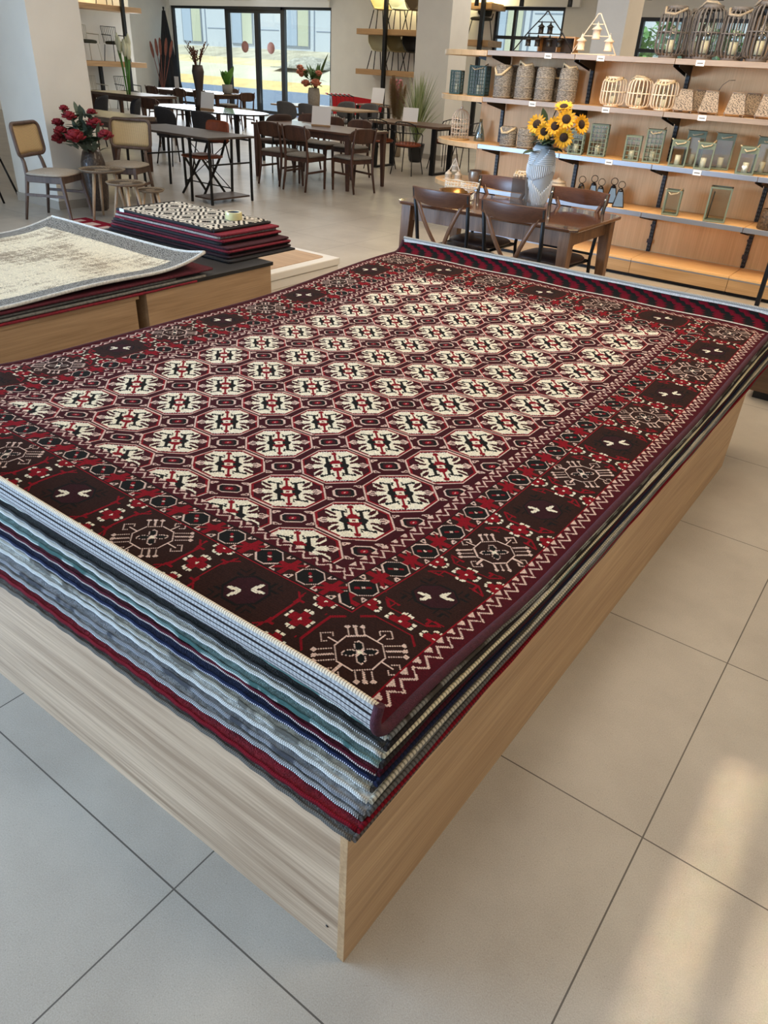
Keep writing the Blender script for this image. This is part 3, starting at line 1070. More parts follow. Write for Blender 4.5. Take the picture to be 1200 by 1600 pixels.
# ================================================================= ROOM
def tile_material():
    m, nt, b = _new('floor_tile')
    tc = nt.nodes.new('ShaderNodeTexCoord')
    sep = nt.nodes.new('ShaderNodeSeparateXYZ')
    nt.links.new(tc.outputs['Object'], sep.inputs[0])
    fl = []
    gm = None
    for ax in (0, 1):
        dv = nt.nodes.new('ShaderNodeMath'); dv.operation = 'DIVIDE'; dv.inputs[1].default_value = .8
        nt.links.new(sep.outputs[ax], dv.inputs[0])
        ad = nt.nodes.new('ShaderNodeMath'); ad.operation = 'ADD'; ad.inputs[1].default_value = .5
        nt.links.new(dv.outputs[0], ad.inputs[0])
        f = nt.nodes.new('ShaderNodeMath'); f.operation = 'FRACT'
        nt.links.new(ad.outputs[0], f.inputs[0])
        s = nt.nodes.new('ShaderNodeMath'); s.operation = 'SUBTRACT'; s.inputs[1].default_value = .5
        nt.links.new(f.outputs[0], s.inputs[0])
        a = nt.nodes.new('ShaderNodeMath'); a.operation = 'ABSOLUTE'
        nt.links.new(s.outputs[0], a.inputs[0])
        l = nt.nodes.new('ShaderNodeMath'); l.operation = 'LESS_THAN'; l.inputs[1].default_value = .0024
        nt.links.new(a.outputs[0], l.inputs[0])
        fo = nt.nodes.new('ShaderNodeMath'); fo.operation = 'FLOOR'
        nt.links.new(dv.outputs[0], fo.inputs[0])
        fl.append(fo)
        if gm is None:
            gm = l
        else:
            mxx = nt.nodes.new('ShaderNodeMath'); mxx.operation = 'MAXIMUM'
            nt.links.new(gm.outputs[0], mxx.inputs[0]); nt.links.new(l.outputs[0], mxx.inputs[1])
            gm = mxx
    cmb = nt.nodes.new('ShaderNodeCombineXYZ')
    nt.links.new(fl[0].outputs[0], cmb.inputs[0]); nt.links.new(fl[1].outputs[0], cmb.inputs[1])
    wn = nt.nodes.new('ShaderNodeTexWhiteNoise'); wn.noise_dimensions = '3D'
    nt.links.new(cmb.outputs[0], wn.inputs['Vector'])
    n1 = nt.nodes.new('ShaderNodeTexNoise'); n1.inputs['Scale'].default_value = 2.2; n1.inputs['Detail'].default_value = 8; n1.inputs['Roughness'].default_value = .62
    nt.links.new(tc.outputs['Object'], n1.inputs['Vector'])
    n2 = nt.nodes.new('ShaderNodeTexNoise'); n2.inputs['Scale'].default_value = 330; n2.inputs['Detail'].default_value = 3
    nt.links.new(tc.outputs['Object'], n2.inputs['Vector'])
    sm = nt.nodes.new('ShaderNodeMath'); sm.operation = 'MULTIPLY_ADD'; sm.inputs[1].default_value = .55
    nt.links.new(n1.outputs['Fac'], sm.inputs[0])
    m2 = nt.nodes.new('ShaderNodeMath'); m2.operation = 'MULTIPLY'; m2.inputs[1].default_value = .45
    nt.links.new(n2.outputs['Fac'], m2.inputs[0]); nt.links.new(m2.outputs[0], sm.inputs[2])
    sm3 = nt.nodes.new('ShaderNodeMath'); sm3.operation = 'MULTIPLY_ADD'; sm3.inputs[1].default_value = .06
    nt.links.new(wn.outputs['Value'], sm3.inputs[0]); nt.links.new(sm.outputs[0], sm3.inputs[2])
    r = nt.nodes.new('ShaderNodeValToRGB')
    r.color_ramp.elements[0].position = .36; r.color_ramp.elements[1].position = .68
    r.color_ramp.elements[0].color = (*lin((158, 149, 137)), 1); r.color_ramp.elements[1].color = (*lin((190, 182, 169)), 1)
    nt.links.new(sm3.outputs[0], r.inputs['Fac'])
    # dark specks
    v = nt.nodes.new('ShaderNodeTexVoronoi'); v.inputs['Scale'].default_value = 70
    nt.links.new(tc.outputs['Object'], v.inputs['Vector'])
    lt = nt.nodes.new('ShaderNodeMath'); lt.operation = 'LESS_THAN'; lt.inputs[1].default_value = .09
    nt.links.new(v.outputs['Distance'], lt.inputs[0])
    md = nt.nodes.new('ShaderNodeMix'); md.data_type = 'RGBA'
    sc = nt.nodes.new('ShaderNodeMath'); sc.operation = 'MULTIPLY'; sc.inputs[1].default_value = .28
    nt.links.new(lt.outputs[0], sc.inputs[0]); nt.links.new(sc.outputs[0], md.inputs['Factor'])
    nt.links.new(r.outputs['Color'], md.inputs['A']); md.inputs['B'].default_value = (*lin((96, 90, 82)), 1)
    mg = nt.nodes.new('ShaderNodeMix'); mg.data_type = 'RGBA'
    nt.links.new(gm.outputs[0], mg.inputs['Factor'])
    nt.links.new(md.outputs['Result'], mg.inputs['A']); mg.inputs['B'].default_value = (*lin((88, 82, 74)), 1)
    nt.links.new(mg.outputs['Result'], b.inputs['Base Color'])
    b.inputs['Roughness'].default_value = .34
    b.inputs['Specular IOR Level'].default_value = .45
    bp = nt.nodes.new('ShaderNodeBump'); bp.inputs['Strength'].default_value = .03; bp.inputs['Distance'].default_value = .002
    nt.links.new(n2.outputs['Fac'], bp.inputs['Height']); nt.links.new(bp.outputs['Normal'], b.inputs['Normal'])
    return m


WY = 17.8          # window wall
LX = -23.1         # left wall
CZ = 3.7           # ceiling
struct('floor', MB().ext(LX, 9, -9, WY + .2, -.1, 0), tile_material(), 'large warm grey porcelain floor tiles with thin dark joints')
plaster = mat('white_plaster', (226, 222, 212), .85, var=.03, nscale=3)
struct('ceiling', MB().ext(LX - .3, 9.2, -9, WY + .3, CZ, CZ + .2), mat('ceiling_white', (222, 220, 214), .9))
struct('wall_left', MB().ext(LX - .2, LX, -9, WY + .2, 0, CZ), plaster)
struct('wall_left', MB().ext(LX + .001, -21.75, 9.5, 15.25, 0.001, CZ - .001), plaster)
# window wall: piers, and lintels over the openings
wb = MB()
for a, b_, z0_, z1_ in ((LX + .001, -22.95, 0, CZ), (-22.95, -16.02, 2.86, CZ), (-16.02, -10.74, 0, CZ), (-10.74, -8.86, 2.93, CZ), (-8.86, -7.12, 0, CZ), (-10.74, -8.86, 0, .9), (-7.12, -4.62, 2.76, CZ), (-7.12, -4.62, 0, .9)):
    wb.ext(a, b_, WY, WY + .2, z0_ + .001, z1_ - .001)
struct('wall_back', wb, plaster)
struct('wall_back', MB().ext(-4.62, 9, WY, WY + .2, .001, CZ - .001), mat('warm_lit_plaster', (228, 188, 152), .85))  # warm light on this stretch of wall is put into its plaster colour
struct('wall_right', MB().ext(9, 9.2, 2.0, WY + .2, 0, CZ), plaster)
struct('pillar', MB().ext(-8.90, -8.08, 3.63, 4.24, .0005, CZ - .0005), plaster, 'white square pillar behind the rattan chairs')
struct('pillar', MB().ext(-9.28, -8.52, 12.3, 12.95, .0005, CZ - .0005), plaster, 'white square pillar behind the tall grass plant')
struct('pillar', MB().ext(-4.76, -4.32, 10.0, 10.55, .0005, CZ - .0005), plaster, 'white square pillar rising behind the lantern shelf')
skirt = mat('skirting_tile', (176, 168, 156), .5)
b = MB()
for x0, x1, y0, y1 in ((-8.915, -8.065, 3.615, 3.63), (-8.08, -8.065, 3.63, 4.255), (-8.915, -8.90, 3.63, 4.255)):
    b.ext(x0, x1, y0, y1, .0, .09)
struct('baseboard_pillar', b, skirt)
b = MB()
b.ext(-9.295, -8.505, 12.285, 12.3, .0, .09).ext(-8.52, -8.505, 12.3, 12.96, 0, .09)
struct('baseboard_pillar', b, skirt)
struct('baseboard_back', MB().ext(-16.0, -10.76, WY - .015, WY, 0, .09), skirt)

# windows and sliding door
blk = mat('black_frame', (26, 26, 28), .4)
pane_m = glass()


def window(name, x0, x1, z0, z1, verts=(), hors=(), fw_=.07, label=None):
    o = tag(thing(name, None, None, (0, WY + .1, 0)), label, None, None, 'structure')
    b = MB()
    for x in (x0 + fw_ / 2, x1 - fw_ / 2) + tuple(verts):
        b.ext(x - fw_ / 2, x + fw_ / 2, -.05, .05, z0, z1)
    for z in (z0 + fw_ / 2, z1 - fw_ / 2) + tuple(hors):
        b.ext(x0, x1, -.049, .049, z - fw_ / 2, z + fw_ / 2)
    b.build('frame', blk, o)
    MB().ext(x0 + .01, x1 - .01, -.006, .006, z0 + .01, z1 - .01).build('pane', pane_m, o)
    return o


window('window_1', -22.95, -20.36, .06, 2.86, label='fixed black-framed shop window left of the sliding door')
window('window_2', -17.96, -16.02, .06, 2.86, label='fixed black-framed shop window right of the sliding door')
for nm, x0, x1, sx in (('door_1', -20.36, -19.06, -19.62), ('door_2', -19.06, -17.96, -18.50)):
    o = window(nm, x0, x1, .03, 2.78, fw_=.085)
    st = MB().lathe([(0, 0), (.155, 0), (.155, .003), (0, .003)], 40)
    s_ = st.build('sticker', mat('rose_sticker', (186, 134, 126), .6), o, (sx, -.008, 1.815))
    s_.rotation_euler = (PI / 2, 0, 0)
struct('trim_1', MB().ext(-20.36, -17.96, WY - .03, WY + .14, 2.78, 2.86), blk)
window('window_3', -10.74, -8.86, .9, 2.93, (-10.2,), (2.3,))
window('window_4', -7.12, -4.62, .9, 2.76, (-6.98, -5.9), (2.14,))
rb = thing('roller_blind', 'white roller blind box above the glass shop front', 'blind', (-19.4, WY - .12, 2.9))
MB().ext(-3.4, 3.4, -.05, .05, .10, .24).build('cassette', mat('blind_white', (236, 234, 228), .7), rb, bevel=.01)
MB().ext(-3.4, 3.4, -.01, .01, -.05, .12).build('fabric', mat('blind_fabric', (240, 238, 232), .8), rb)
rb2 = thing('roller_blind', 'white roller blind box over the window behind the hanging black lantern rack', 'blind', (-9.8, WY - .12, 2.98))
MB().ext(-1.15, 1.35, -.05, .05, -.06, .1).build('cassette', mat('blind_white', (236, 234, 228), .7), rb2, bevel=.01)

# ================================================================= OUTSIDE
sand = mat('sand', (220, 200, 158), .95, var=.2, nscale=1.2, bump=.4)
gr = MB()
prof = [(WY + .2, -.06), (31.5, -.1), (33.0, -.06), (34.5, .06), (36.2, .28), (40.5, .95), (43.0, 1.35), (46.0, 1.75), (50.0, 2.05), (80, 2.2)]
mi = [0, 0, 1, 1, 2, 3, 4, 4, 4]
for i in range(len(prof) - 1):
    (ya, za), (yb_, zb_) = prof[i], prof[i + 1]
    gr.add([(-95, ya, za - .3), (40, ya, za + .1), (40, yb_, zb_ + .1), (-95, yb_, zb_ - .0)], [(0, 1, 2, 3)], mi[i])
struct('ground', gr, [mat('shaded_paving', (122, 134, 158), .9, var=.08, nscale=3), mat('ochre_kerb', (228, 196, 136), .9, var=.15, nscale=2), mat('pale_road', (214, 204, 184), .9, var=.08, nscale=.6), sand, mat('grey_sand', (188, 178, 160), .95, var=.25, nscale=.9)], 'paved forecourt, road and sandy slope outside the shop front')  # first colour: paving with the bluish forecourt shade put into it
bd = thing('building', 'pale blue-white panelled building seen through the shop front', 'building', (-48, 50, 2.0))
bpan = mat('pale_panel', (206, 211, 222), .7)
b = MB()
for i in range(14):
    x0 = -34 + i * 6.2
    b.ext(x0, x0 + 6.1, 0, .3, -.4, 14)
b.build('facade', bpan, bd)
b = MB()
for i in range(14):
    x0 = -34 + i * 6.2
    for z in (1.4, 2.8, 4.2, 5.6):
        b.ext(x0 + .2, x0 + 2.4, -.02, .01, z - .03, z + .03)
    b.ext(x0 - .06, x0 + .02, -.03, .01, -.4, 14)
b.build('panel_joint', mat('joint_grey', (140, 150, 170), .8), bd)
for i in range(14):
    x0 = -34 + i * 6.2
    wdo = MB().ext(x0 + 3.2, x0 + 5.7, -.06, .02, .3, 5.4).build('window', mat('ext_frame', (150, 156, 168), .5), bd)
    MB().ext(x0 + 3.3, x0 + 4.4, -.08, -.05, .4, 5.3).build('pane', mat('ext_pane_blue', (182, 194, 214), .2), wdo)
    MB().ext(x0 + 4.5, x0 + 5.6, -.08, -.05, .4, 5.3).build('pane', mat('ext_pane_cream', (206, 206, 184), .3), wdo)
dm_ = MB()
n_ = 14
G = []
rr = random.Random(4)
for i in range(n_ + 1):
    row = []
    for j in range(n_ + 1):
        x, y = -1 + 2 * i / n_, -1 + 2 * j / n_
        h = max(0, 1 - (x * x + y * y)) ** .7
        row.append((x * 2.1, y * 1.6, h * .62 + (rr.random() - .5) * .16 * h))
    G.append(row)
dm_.sheet(G, .05)
o = dm_.build('rubble_heap', mat('rubble_grey', (176, 170, 160), .95, var=.35, nscale=5, bump=.8), None, (-37.3, 41.0, 1.02))
tag(o, 'heap of pale rubble beside the road outside the glass front', 'rubble heap')
# second building / greenery behind the right-hand windows
bd2 = thing('building', 'grey office building glimpsed through the small window behind the slatted lanterns', 'building', (-12, 60, 2.0))
MB().ext(-22, 28, 0, 4, 0, 13).build('facade', mat('ext_grey', (176, 190, 206), .8), bd2)
b = MB()
for i in range(16):
    for kz in range(4):
        b.ext(-20 + i * 3, -18.4 + i * 3, -.05, .02, .9 + kz * 3, 2.6 + kz * 3)
b.build('window_row', mat('ext_dark_pane', (112, 128, 146), .2), bd2)


def bush(label, loc, r, rgb, seed):
    q = random.Random(seed)
    o = thing('tree', label, 'tree', loc)
    b = MB()
    for i in range(340):
        a, e, rad = q.random() * 2 * PI, math.asin(q.uniform(-.3, 1)), r * q.uniform(.55, 1)
        p = (rad * math.cos(e) * math.cos(a), rad * math.cos(e) * math.sin(a), r * .9 + rad * math.sin(e))
        b.leaf(p, (q.uniform(-1, 1), q.uniform(-1, 1), q.uniform(-.3, .8)), r * .34, r * .16, .2)
    b.build('crown', mat('leaf_%d_%d_%d' % rgb, rgb, .7, var=.3, nscale=3), o)
    MB().rod((0, 0, 0), (0, 0, r), .12, 8).build('trunk', mat('bark', (92, 74, 58), .9), o)


bush('green leafy tree beyond the small window behind the slatted lanterns', (-13.9, 40, 1.2), 1.5, (104, 150, 86), 3)
bush('second green tree further right beyond the small window', (-10.8, 39, 1.0), 1.4, (96, 140, 80), 5)


# ================================================================= FURNITURE
walnut = wood('walnut', (48, 28, 20), (88, 56, 40), 'Z', 1.5, .4)
walnut_x = wood('walnut_lengthwise', (54, 34, 24), (100, 66, 48), 'X', 1.5, .35, coat=.15)
grey_fab = mat('grey_seat_fabric', (122, 116, 108), .95, var=.12, nscale=60, bump=.3, bscale=400)
black_met = mat('black_metal', (22, 21, 21), .45, .3)


def cushion(mb, w, d, z0, h, r=.05, mi=0, cy=0.0, dome=.012, n=10, round_=4.0):
    """padded seat: superellipse outline, domed top"""
    vs = []
    K = 36
    rings = [(0.90, z0), (1.0, z0 + h * .3), (1.0, z0 + h * .62), (.94, z0 + h * .92), (.72, z0 + h + dome * .6), (.4, z0 + h + dome), (.02, z0 + h + dome)]
    for k_, z_ in rings:
        for i in range(K):
            a = 2 * PI * i / K
            ca, sa = math.cos(a), math.sin(a)
            e = 2 / round_
            x = w / 2 * k_ * math.copysign(abs(ca) ** e, ca)
            y = d / 2 * k_ * math.copysign(abs(sa) ** e, sa)
            vs.append((x, y + cy, z_))
    fs = [tuple(reversed(range(K)))]
    for r_ in range(len(rings) - 1):
        for i in range(K):
            fs.append((r_ * K + i, r_ * K + (i + 1) % K, (r_ + 1) * K + (i + 1) % K, (r_ + 1) * K + i))
    mb.add(vs, fs, mi, True)
    return mb


def back_panel_mb(w, z0, z1, y, bow, thick, tilt=.0, rnd=3.0, nx=16, nz=9, low=1.0):
    """curved back plate with superellipse outline; bow bends the sides forward (+y); tilt leans the top back"""
    G = []
    hh = (z1 - z0) / 2
    for i in range(nx + 1):
        u = -math.cos(PI * i / nx)
        lim = (1 - min(.9999, abs(u)) ** rnd) ** (1 / rnd)
        row = []
        for j in range(nz + 1):
            v = -1 + 2 * j / nz
            zz = (z0 + z1) / 2 + hh * v * lim * (low if v < 0 else 1)
            row.append((u * w / 2, y + bow * u * u - tilt * (zz - z0), zz))
        G.append(row)
    return MB().sheet(G, thick)


# --------- walnut dining chair
def walnut_chair(label, loc, rz, group='walnut dining chairs with grey seats', mats_=None):
    o = thing('dining_chair', label, 'chair', loc, rz, group)
    wm = mats_ or walnut
    for s in (-1, 1):
        MB().bar((s * .205, .20, .43), (s * .19, .215, 0), .034, .034, w2=.024, d2=.024).build('leg', wm, o, bevel=.004)
        b = MB()
        pts = [(s * .19, -.27, 0), (s * .185, -.215, .25), (s * .185, -.20, .44), (s * .185, -.225, .62), (s * .185, -.275, .83)]
        b.tube(pts, [.014, .018, .02, .017, .012], 8).build('leg', wm, o)
        MB().bar((s * .19, .205, .24), (s * .187, -.215, .24), .016, .028).build('stretcher', wm, o, bevel=.003)
    MB().ext(-.205, .205, -.20, .215, .375, .43).build('seat_frame', wm, o, bevel=.005)
    cushion(MB(), .46, .45, .43, .035, round_=5).build('seat', grey_fab, o)
    back_panel_mb(.47, .635, .825, -.235, .045, .018, .2, rnd=2.8).build('backrest', wm, o)
    return o


c0 = walnut_chair('walnut dining chair with rounded back, front long side of walnut table, beside its near-right leg', (-7.54, 7.18, 0), .12)


def more(proto, label, loc, rz, group=None, scale=None):
    return dup(proto, label, loc, rz, group, scale)


more(c0, 'walnut dining chair, front long side of walnut table, next to the far-left leg', (-8.12, 7.28, 0), .10)
more(c0, 'walnut dining chair at the short end of the walnut table, back towards the cross-back chairs', (-7.02, 7.62, 0), 1.35)
more(c0, 'walnut dining chair across the walnut table, its back half hidden behind the white sign', (-7.95, 8.72, 0), PI)
more(c0, 'walnut dining chair across the walnut table, behind the table end by the orange-seat chair', (-9.05, 8.80, 0), PI + .1)
more(c0, 'walnut dining chair, third one across the walnut table, its grey seat seen through the legs', (-8.5, 8.72, 0), PI)


# --------- tables
def leg_table(label, loc, w, d, h, topm, legm, legw=.06, inset=.06, rz=0.0, t=.03, apron=True, rnd=.0, name='dining_table', taper=.55):
    o = thing(name, label, 'table', loc, rz)
    if rnd:
        poly = []
        for i in range(48):
            a = 2 * PI * i / 48
            e = 2 / rnd
            poly.append((w / 2 * math.copysign(abs(math.cos(a)) ** e, math.cos(a)), d / 2 * math.copysign(abs(math.sin(a)) ** e, math.sin(a))))
        MB().prism(poly, h - t, h).build('tabletop', topm, o, bevel=.004)
    else:
        MB().ext(-w / 2, w / 2, -d / 2, d / 2, h - t, h).build('tabletop', topm, o, bevel=.006)
    if apron:
        b = MB()
        x, y = w / 2 - inset - legw * .3, d / 2 - inset - legw * .3
        for s in (-1, 1):
            b.ext(-x, x, s * y - .011, s * y + .011, h - t - .08, h - t)
            b.ext(s * x - .011, s * x + .011, -y, y, h - t - .08, h - t)
        b.build('apron', legm, o)
    for sx in (-1, 1):
        for sy in (-1, 1):
            x, y = sx * (w / 2 - inset - legw * .3), sy * (d / 2 - inset - legw * .3)
            MB().bar((x, y, h - t), (x * 1.015, y * 1.02, 0), legw, legw, w2=legw * taper, d2=legw * taper).build('leg', legm, o, bevel=.004)
    return o


leg_table('walnut dining table with white sign, grey-seated walnut chairs around it', (-7.95, 7.96, 0), 1.9, .95, .75, walnut_x, walnut, .075, .04)

# white table signs: card in a wooden base
card = mat('white_card', (236, 234, 232), .6)
signwood = wood('sign_base_wood', (150, 116, 80), (186, 150, 108), 'X', 3)


def table_sign(label, loc, rz, w=.21, h=.29, tilt=.18, base=True):
    o = thing('table_sign', label, 'sign', loc, rz, 'white card signs on the tables')
    if base:
        MB().ext(-w * .48, w * .48, -.025, .025, 0, .022).build('base', signwood, o, bevel=.002)
    G = [[(x, -.004 + tilt * (z - .016), z) for z in (.016, h * .5, h)] for x in (-w / 2, 0, w / 2)]
    MB().sheet(G, .004, sm=False).build('card', card, o)
    return o


table_sign('white card sign with wooden foot on the walnut dining table', (-7.97, 8.02, .75), .35, .30, .26)

# --------- console table with black trestles
o = thing('console_table', 'dark wood desk top on black metal trestles with a low slatted shelf', 'table', (-8.08, 5.55, 0), -.03)
MB().ext(-.90, .84, -.37, .37, .725, .75).build('tabletop', wood('dark_desk', (44, 34, 29), (78, 64, 55), 'X', 1.5, .5), o, bevel=.003)
for sx in (-1, 1):
    x0, x1 = (.42, .80) if sx > 0 else (-.86, -.52)
    for y in (-.33, .33):
        for x, lean in ((x0, .04), (x1, .0)):
            MB().bar((x + lean, y, .722), (x, y, 0), .024).build('leg', black_met, o)
        MB().bar((x0 + .04, y, .70), (x1, y, .70), .02).build('rail', black_met, o)
    MB().bar((x1, -.33, .45), (x1, .33, .45), .018).build('rail', black_met, o)
MB().ext(.44, .79, -.30, .30, .05, .07).build('shelf', wood('dark_shelf', (54, 40, 34), (80, 62, 52), 'Y', 2), o)
b = MB()
b.rod((-.5, .33, .66), (.42, .33, .08), .006).rod((-.5, .33, .08), (.42, .33, .66), .006).rod((-.52, .33, .10), (.42, .33, .10), .008)
b.build('cross_brace', black_met, o)

# --------- rattan-back chairs
cane_m = None


def cane():
    m, nt, b = _new('cane_weave')
    tc = nt.nodes.new('ShaderNodeTexCoord')
    w1 = nt.nodes.new('ShaderNodeTexWave'); w1.inputs['Scale'].default_value = 26; w1.bands_direction = 'X'
    w2 = nt.nodes.new('ShaderNodeTexWave'); w2.inputs['Scale'].default_value = 26; w2.bands_direction = 'Z'
    for q in (w1, w2):
        nt.links.new(tc.outputs['Object'], q.inputs['Vector'])
    mn = nt.nodes.new('ShaderNodeMath'); mn.operation = 'MULTIPLY'
    nt.links.new(w1.outputs['Fac'], mn.inputs[0]); nt.links.new(w2.outputs['Fac'], mn.inputs[1])
    r = nt.nodes.new('ShaderNodeValToRGB')
    r.color_ramp.elements[0].position = .30; r.color_ramp.elements[1].position = .62
    r.color_ramp.elements[0].color = (*lin((214, 186, 138)), 1); r.color_ramp.elements[1].color = (*lin((96, 76, 50)), 1)
    nt.links.new(mn.outputs[0], r.inputs['Fac']); nt.links.new(r.outputs['Color'], b.inputs['Base Color'])
    b.inputs['Roughness'].default_value = .6
    return m


cane_m = cane()
taupe_wood = wood('taupe_wood', (66, 50, 42), (104, 84, 72), 'Z', 1.5, .45)
linen = mat('linen_seat', (166, 156, 142), .95, var=.1, nscale=80, bump=.3, bscale=400)


def rattan_chair(label, loc, rz):
    o = thing('rattan_chair', label, 'chair', loc, rz)
    for s in (-1, 1):
        MB().bar((s * .20, .19, .44), (s * .225, .25, 0), .042, .034, w2=.026, d2=.024).build('leg', taupe_wood, o, bevel=.005)
        MB().tube([(s * .215, -.27, 0), (s * .20, -.22, .25), (s * .185, -.19, .43), (s * .165, -.21, .55), (s * .15, -.255, .66)], [.014, .019, .022, .019, .015], 8).build('leg', taupe_wood, o)
        MB().bar((s * .213, .215, .25), (s * .207, -.235, .25), .018, .028).build('stretcher', taupe_wood, o, bevel=.003)
    MB().ext(-.19, .19, .16, .20, .37, .435).ext(-.19, .19, -.215, -.175, .37, .435).ext(-.205, -.165, -.2, .19, .37, .435).ext(.165, .205, -.2, .19, .37, .435).build('seat_frame', taupe_wood, o, bevel=.006)
    cushion(MB(), .48, .47, .435, .03, round_=3.6, dome=.018).build('seat', linen, o)
    pts = []
    W, H, rr_ = .242, .145, .055
    for cx_, cz_, a0 in ((W - rr_, H - rr_, 0), (-W + rr_, H - rr_, PI / 2), (-W + rr_, -H + rr_, PI), (W - rr_, -H + rr_, 1.5 * PI)):
        for i in range(6):
            a = a0 + PI / 2 * i / 5
            x, z_ = cx_ + rr_ * math.cos(a), cz_ + rr_ * math.sin(a)
            pts.append((x, -.250 - .13 * z_ + .55 * x * x, .755 + z_))
    MB().tube(pts, .0185, 10, closed=True).build('back_frame', taupe_wood, o)
    G = [[(x, -.250 - .13 * z_ + .55 * x * x, .755 + z_) for z_ in np.linspace(-.13, .13, 8)] for x in np.linspace(-.228, .228, 12)]
    MB().sheet(G, .006).build('cane_panel', cane_m, o)
    return o


rattan_chair('rattan-back chair with linen seat in front of the white pillar, left of red flowers', (-7.66, 3.37, 0), math.radians(-62))
rattan_chair('rattan-back chair with linen seat behind the nesting tray tables', (-7.84, 4.40, 0), math.radians(-152))

# --------- nesting tray tables
traym = wood('grey_tray', (112, 98, 80), (150, 134, 112), 'X', 2.5, .6)
pine = wood('pale_leg', (164, 138, 108), (198, 172, 140), 'Z', 2, .55)


def tray_table(label, loc, r, h, rot):
    o = thing('tray_table', label, 'side table', loc, rot, 'nesting round tray tables')
    MB().lathe([(0, h - .022), (r * .9, h - .024), (r, h - .006), (r * 1.01, h), (r * .97, h), (r * .9, h - .010), (0, h - .012)], 40).build('tray_top', traym, o)
    b = MB()
    for i in range(30):
        a = 2 * PI * i / 30
        b.bar((r * .35 * math.cos(a), r * .35 * math.sin(a), h - .010), (r * .88 * math.cos(a + .5), r * .88 * math.sin(a + .5), h - .009), .006, .004)
    b.build('carved_pattern', mat('carved_dark', (88, 74, 58), .7), o)
    for i in range(3):
        a = 2 * PI * i / 3 + .4
        MB().rod((r * .5 * math.cos(a), r * .5 * math.sin(a), h - .02), (r * .92 * math.cos(a), r * .92 * math.sin(a), 0), .019, 10, r2=.013).build('leg', pine, o)
    return o


tray_table('largest and tallest round tray table, beside the rattan chair seat', (-7.34, 3.74, 0), .235, .50, .3)
tray_table('middle-sized round tray table between its taller and smaller companions', (-6.93, 3.72, 0), .20, .42, 1.1)
tray_table('smallest and lowest round tray table of the nesting set', (-6.93, 4.02, 0), .145, .33, 2.0)


# --------- foliage and flowers
leaf_dk = mat('dark_leaf', (44, 66, 42), .6, var=.3, nscale=20)
leaf_md = mat('mid_leaf', (74, 104, 54), .55, var=.3, nscale=20)
leaf_gy = mat('grey_leaf', (86, 100, 84), .6, var=.25, nscale=20)
stem_m = mat('stem_green', (70, 84, 46), .6)


def blossom(mb, c, r, q, petals=26, mi=0, up=Vector((0, 0, 1))):
    for i in range(petals):
        t = i / petals
        a = i * 2.4
        e = PI / 2 - t * 1.75
        d = Vector((math.cos(a) * math.cos(e), math.sin(a) * math.cos(e), math.sin(e)))
        rot = d.to_track_quat('Z', 'Y').to_matrix()
        mb.ell(Vector(c) + d * r * (.30 + .45 * t), (r * .40, r * .34, r * .12), 7, 4, mi, rot @ Matrix.Rotation(q.uniform(.7, 1.4), 3, 'X'))
    mb.ell(c, r * .45, 8, 5, mi)


def flower_stem(name, label, cat, base, tip, bloom_r, bm, leafm, group, q, nleaf=6, leafL=.12, leafw=.05, bloom_=True, petals=26):
    """one cut flower: stem, bloom, leaves; base is inside the vase"""
    o = thing(name, label, cat, base, 0, group)
    T_ = Vector(tip) - Vector(base)
    mid = T_ * .5 + Vector((-T_.x * .25, -T_.y * .25, .03))
    MB().tube([(0, 0, 0), tuple(mid), tuple(T_)], [.004, .0045, .004], 6).build('stem', stem_m, o)
    if bloom_:
        b = MB()
        blossom(b, T_, bloom_r, q, petals)
        b.build('bloom', bm, o)
    b = MB()
    for i in range(nleaf):
        t = .5 + .5 * i / nleaf
        p = mid.lerp(T_, (t - .5) * 2)
        a = i * 2.4 + q.random()
        b.leaf(p, (math.cos(a), math.sin(a), q.uniform(.1, .9)), leafL * q.uniform(.7, 1.2), leafw, .25)
    b.build('leaves', leafm, o)
    return o


crimson = mat('crimson_petal', (122, 10, 26), .7, var=.3, nscale=40)
o = thing('floor_vase', 'tall dark brown vase with crackled mosaic surface standing by the white pillar', 'vase', (-7.83, 3.97, 0))
mos = mat('mosaic_brown', (62, 50, 42), .35, var=.75, nscale=55, bump=.6, bscale=60, coat=.3)
MB().lathe([(.085, 0), (.105, .02), (.125, .18), (.135, .36), (.128, .50), (.100, .60), (.080, .635), (.066, .63), (.09, .56), (.10, .4)], 28, close=True).build('vase_body', mos, o)
q = random.Random(2)
for i, (x, z_, r, y, w_) in enumerate([(-7.91, .727, .090, 3.65, 'lowest left'), (-7.66, .965, .080, 3.65, 'upper left'), (-7.62, .775, .115, 3.66, 'large low front'), (-7.90, .885, .070, 3.66, 'small outer left'), (-7.74, 1.03, .055, 3.66, 'topmost small'), (-7.60, .895, .095, 3.90, 'right of centre'), (-7.40, .80, .090, 3.88, 'lowest right'), (-7.62, 1.0, .06, 3.90, 'small upper right'), (-7.80, .81, .085, 3.62, 'middle left')]):
    flower_stem('red_peony', 'crimson peony, %s bloom in the brown mosaic vase' % w_, 'flower', (-7.81 + .02 * math.cos(i), 3.95 + .02 * math.sin(i), .56), (x, y, z_), r, crimson, [leaf_dk, leaf_gy][i % 2], 'red peonies in the mosaic vase', q, 11, .15, .065)
o = thing('leaf_spray', 'grey-green leafy sprays among the red peonies', 'foliage', (-7.79, 3.93, .56))
b = MB()
for i in range(46):
    a, e = q.random() * 2 * PI, q.uniform(.2, 1.4)
    d = Vector((abs(math.cos(a)) * math.cos(e) * .9 - .12, -abs(math.sin(a)) * math.cos(e) * .8, math.sin(e)))
    p = d * q.uniform(.1, .42)
    b.leaf(p, d + Vector((q.uniform(-.4, .4), q.uniform(-.4, .4), .2)), q.uniform(.12, .2), .055, .2)
b.build('leaves', leaf_gy, o)

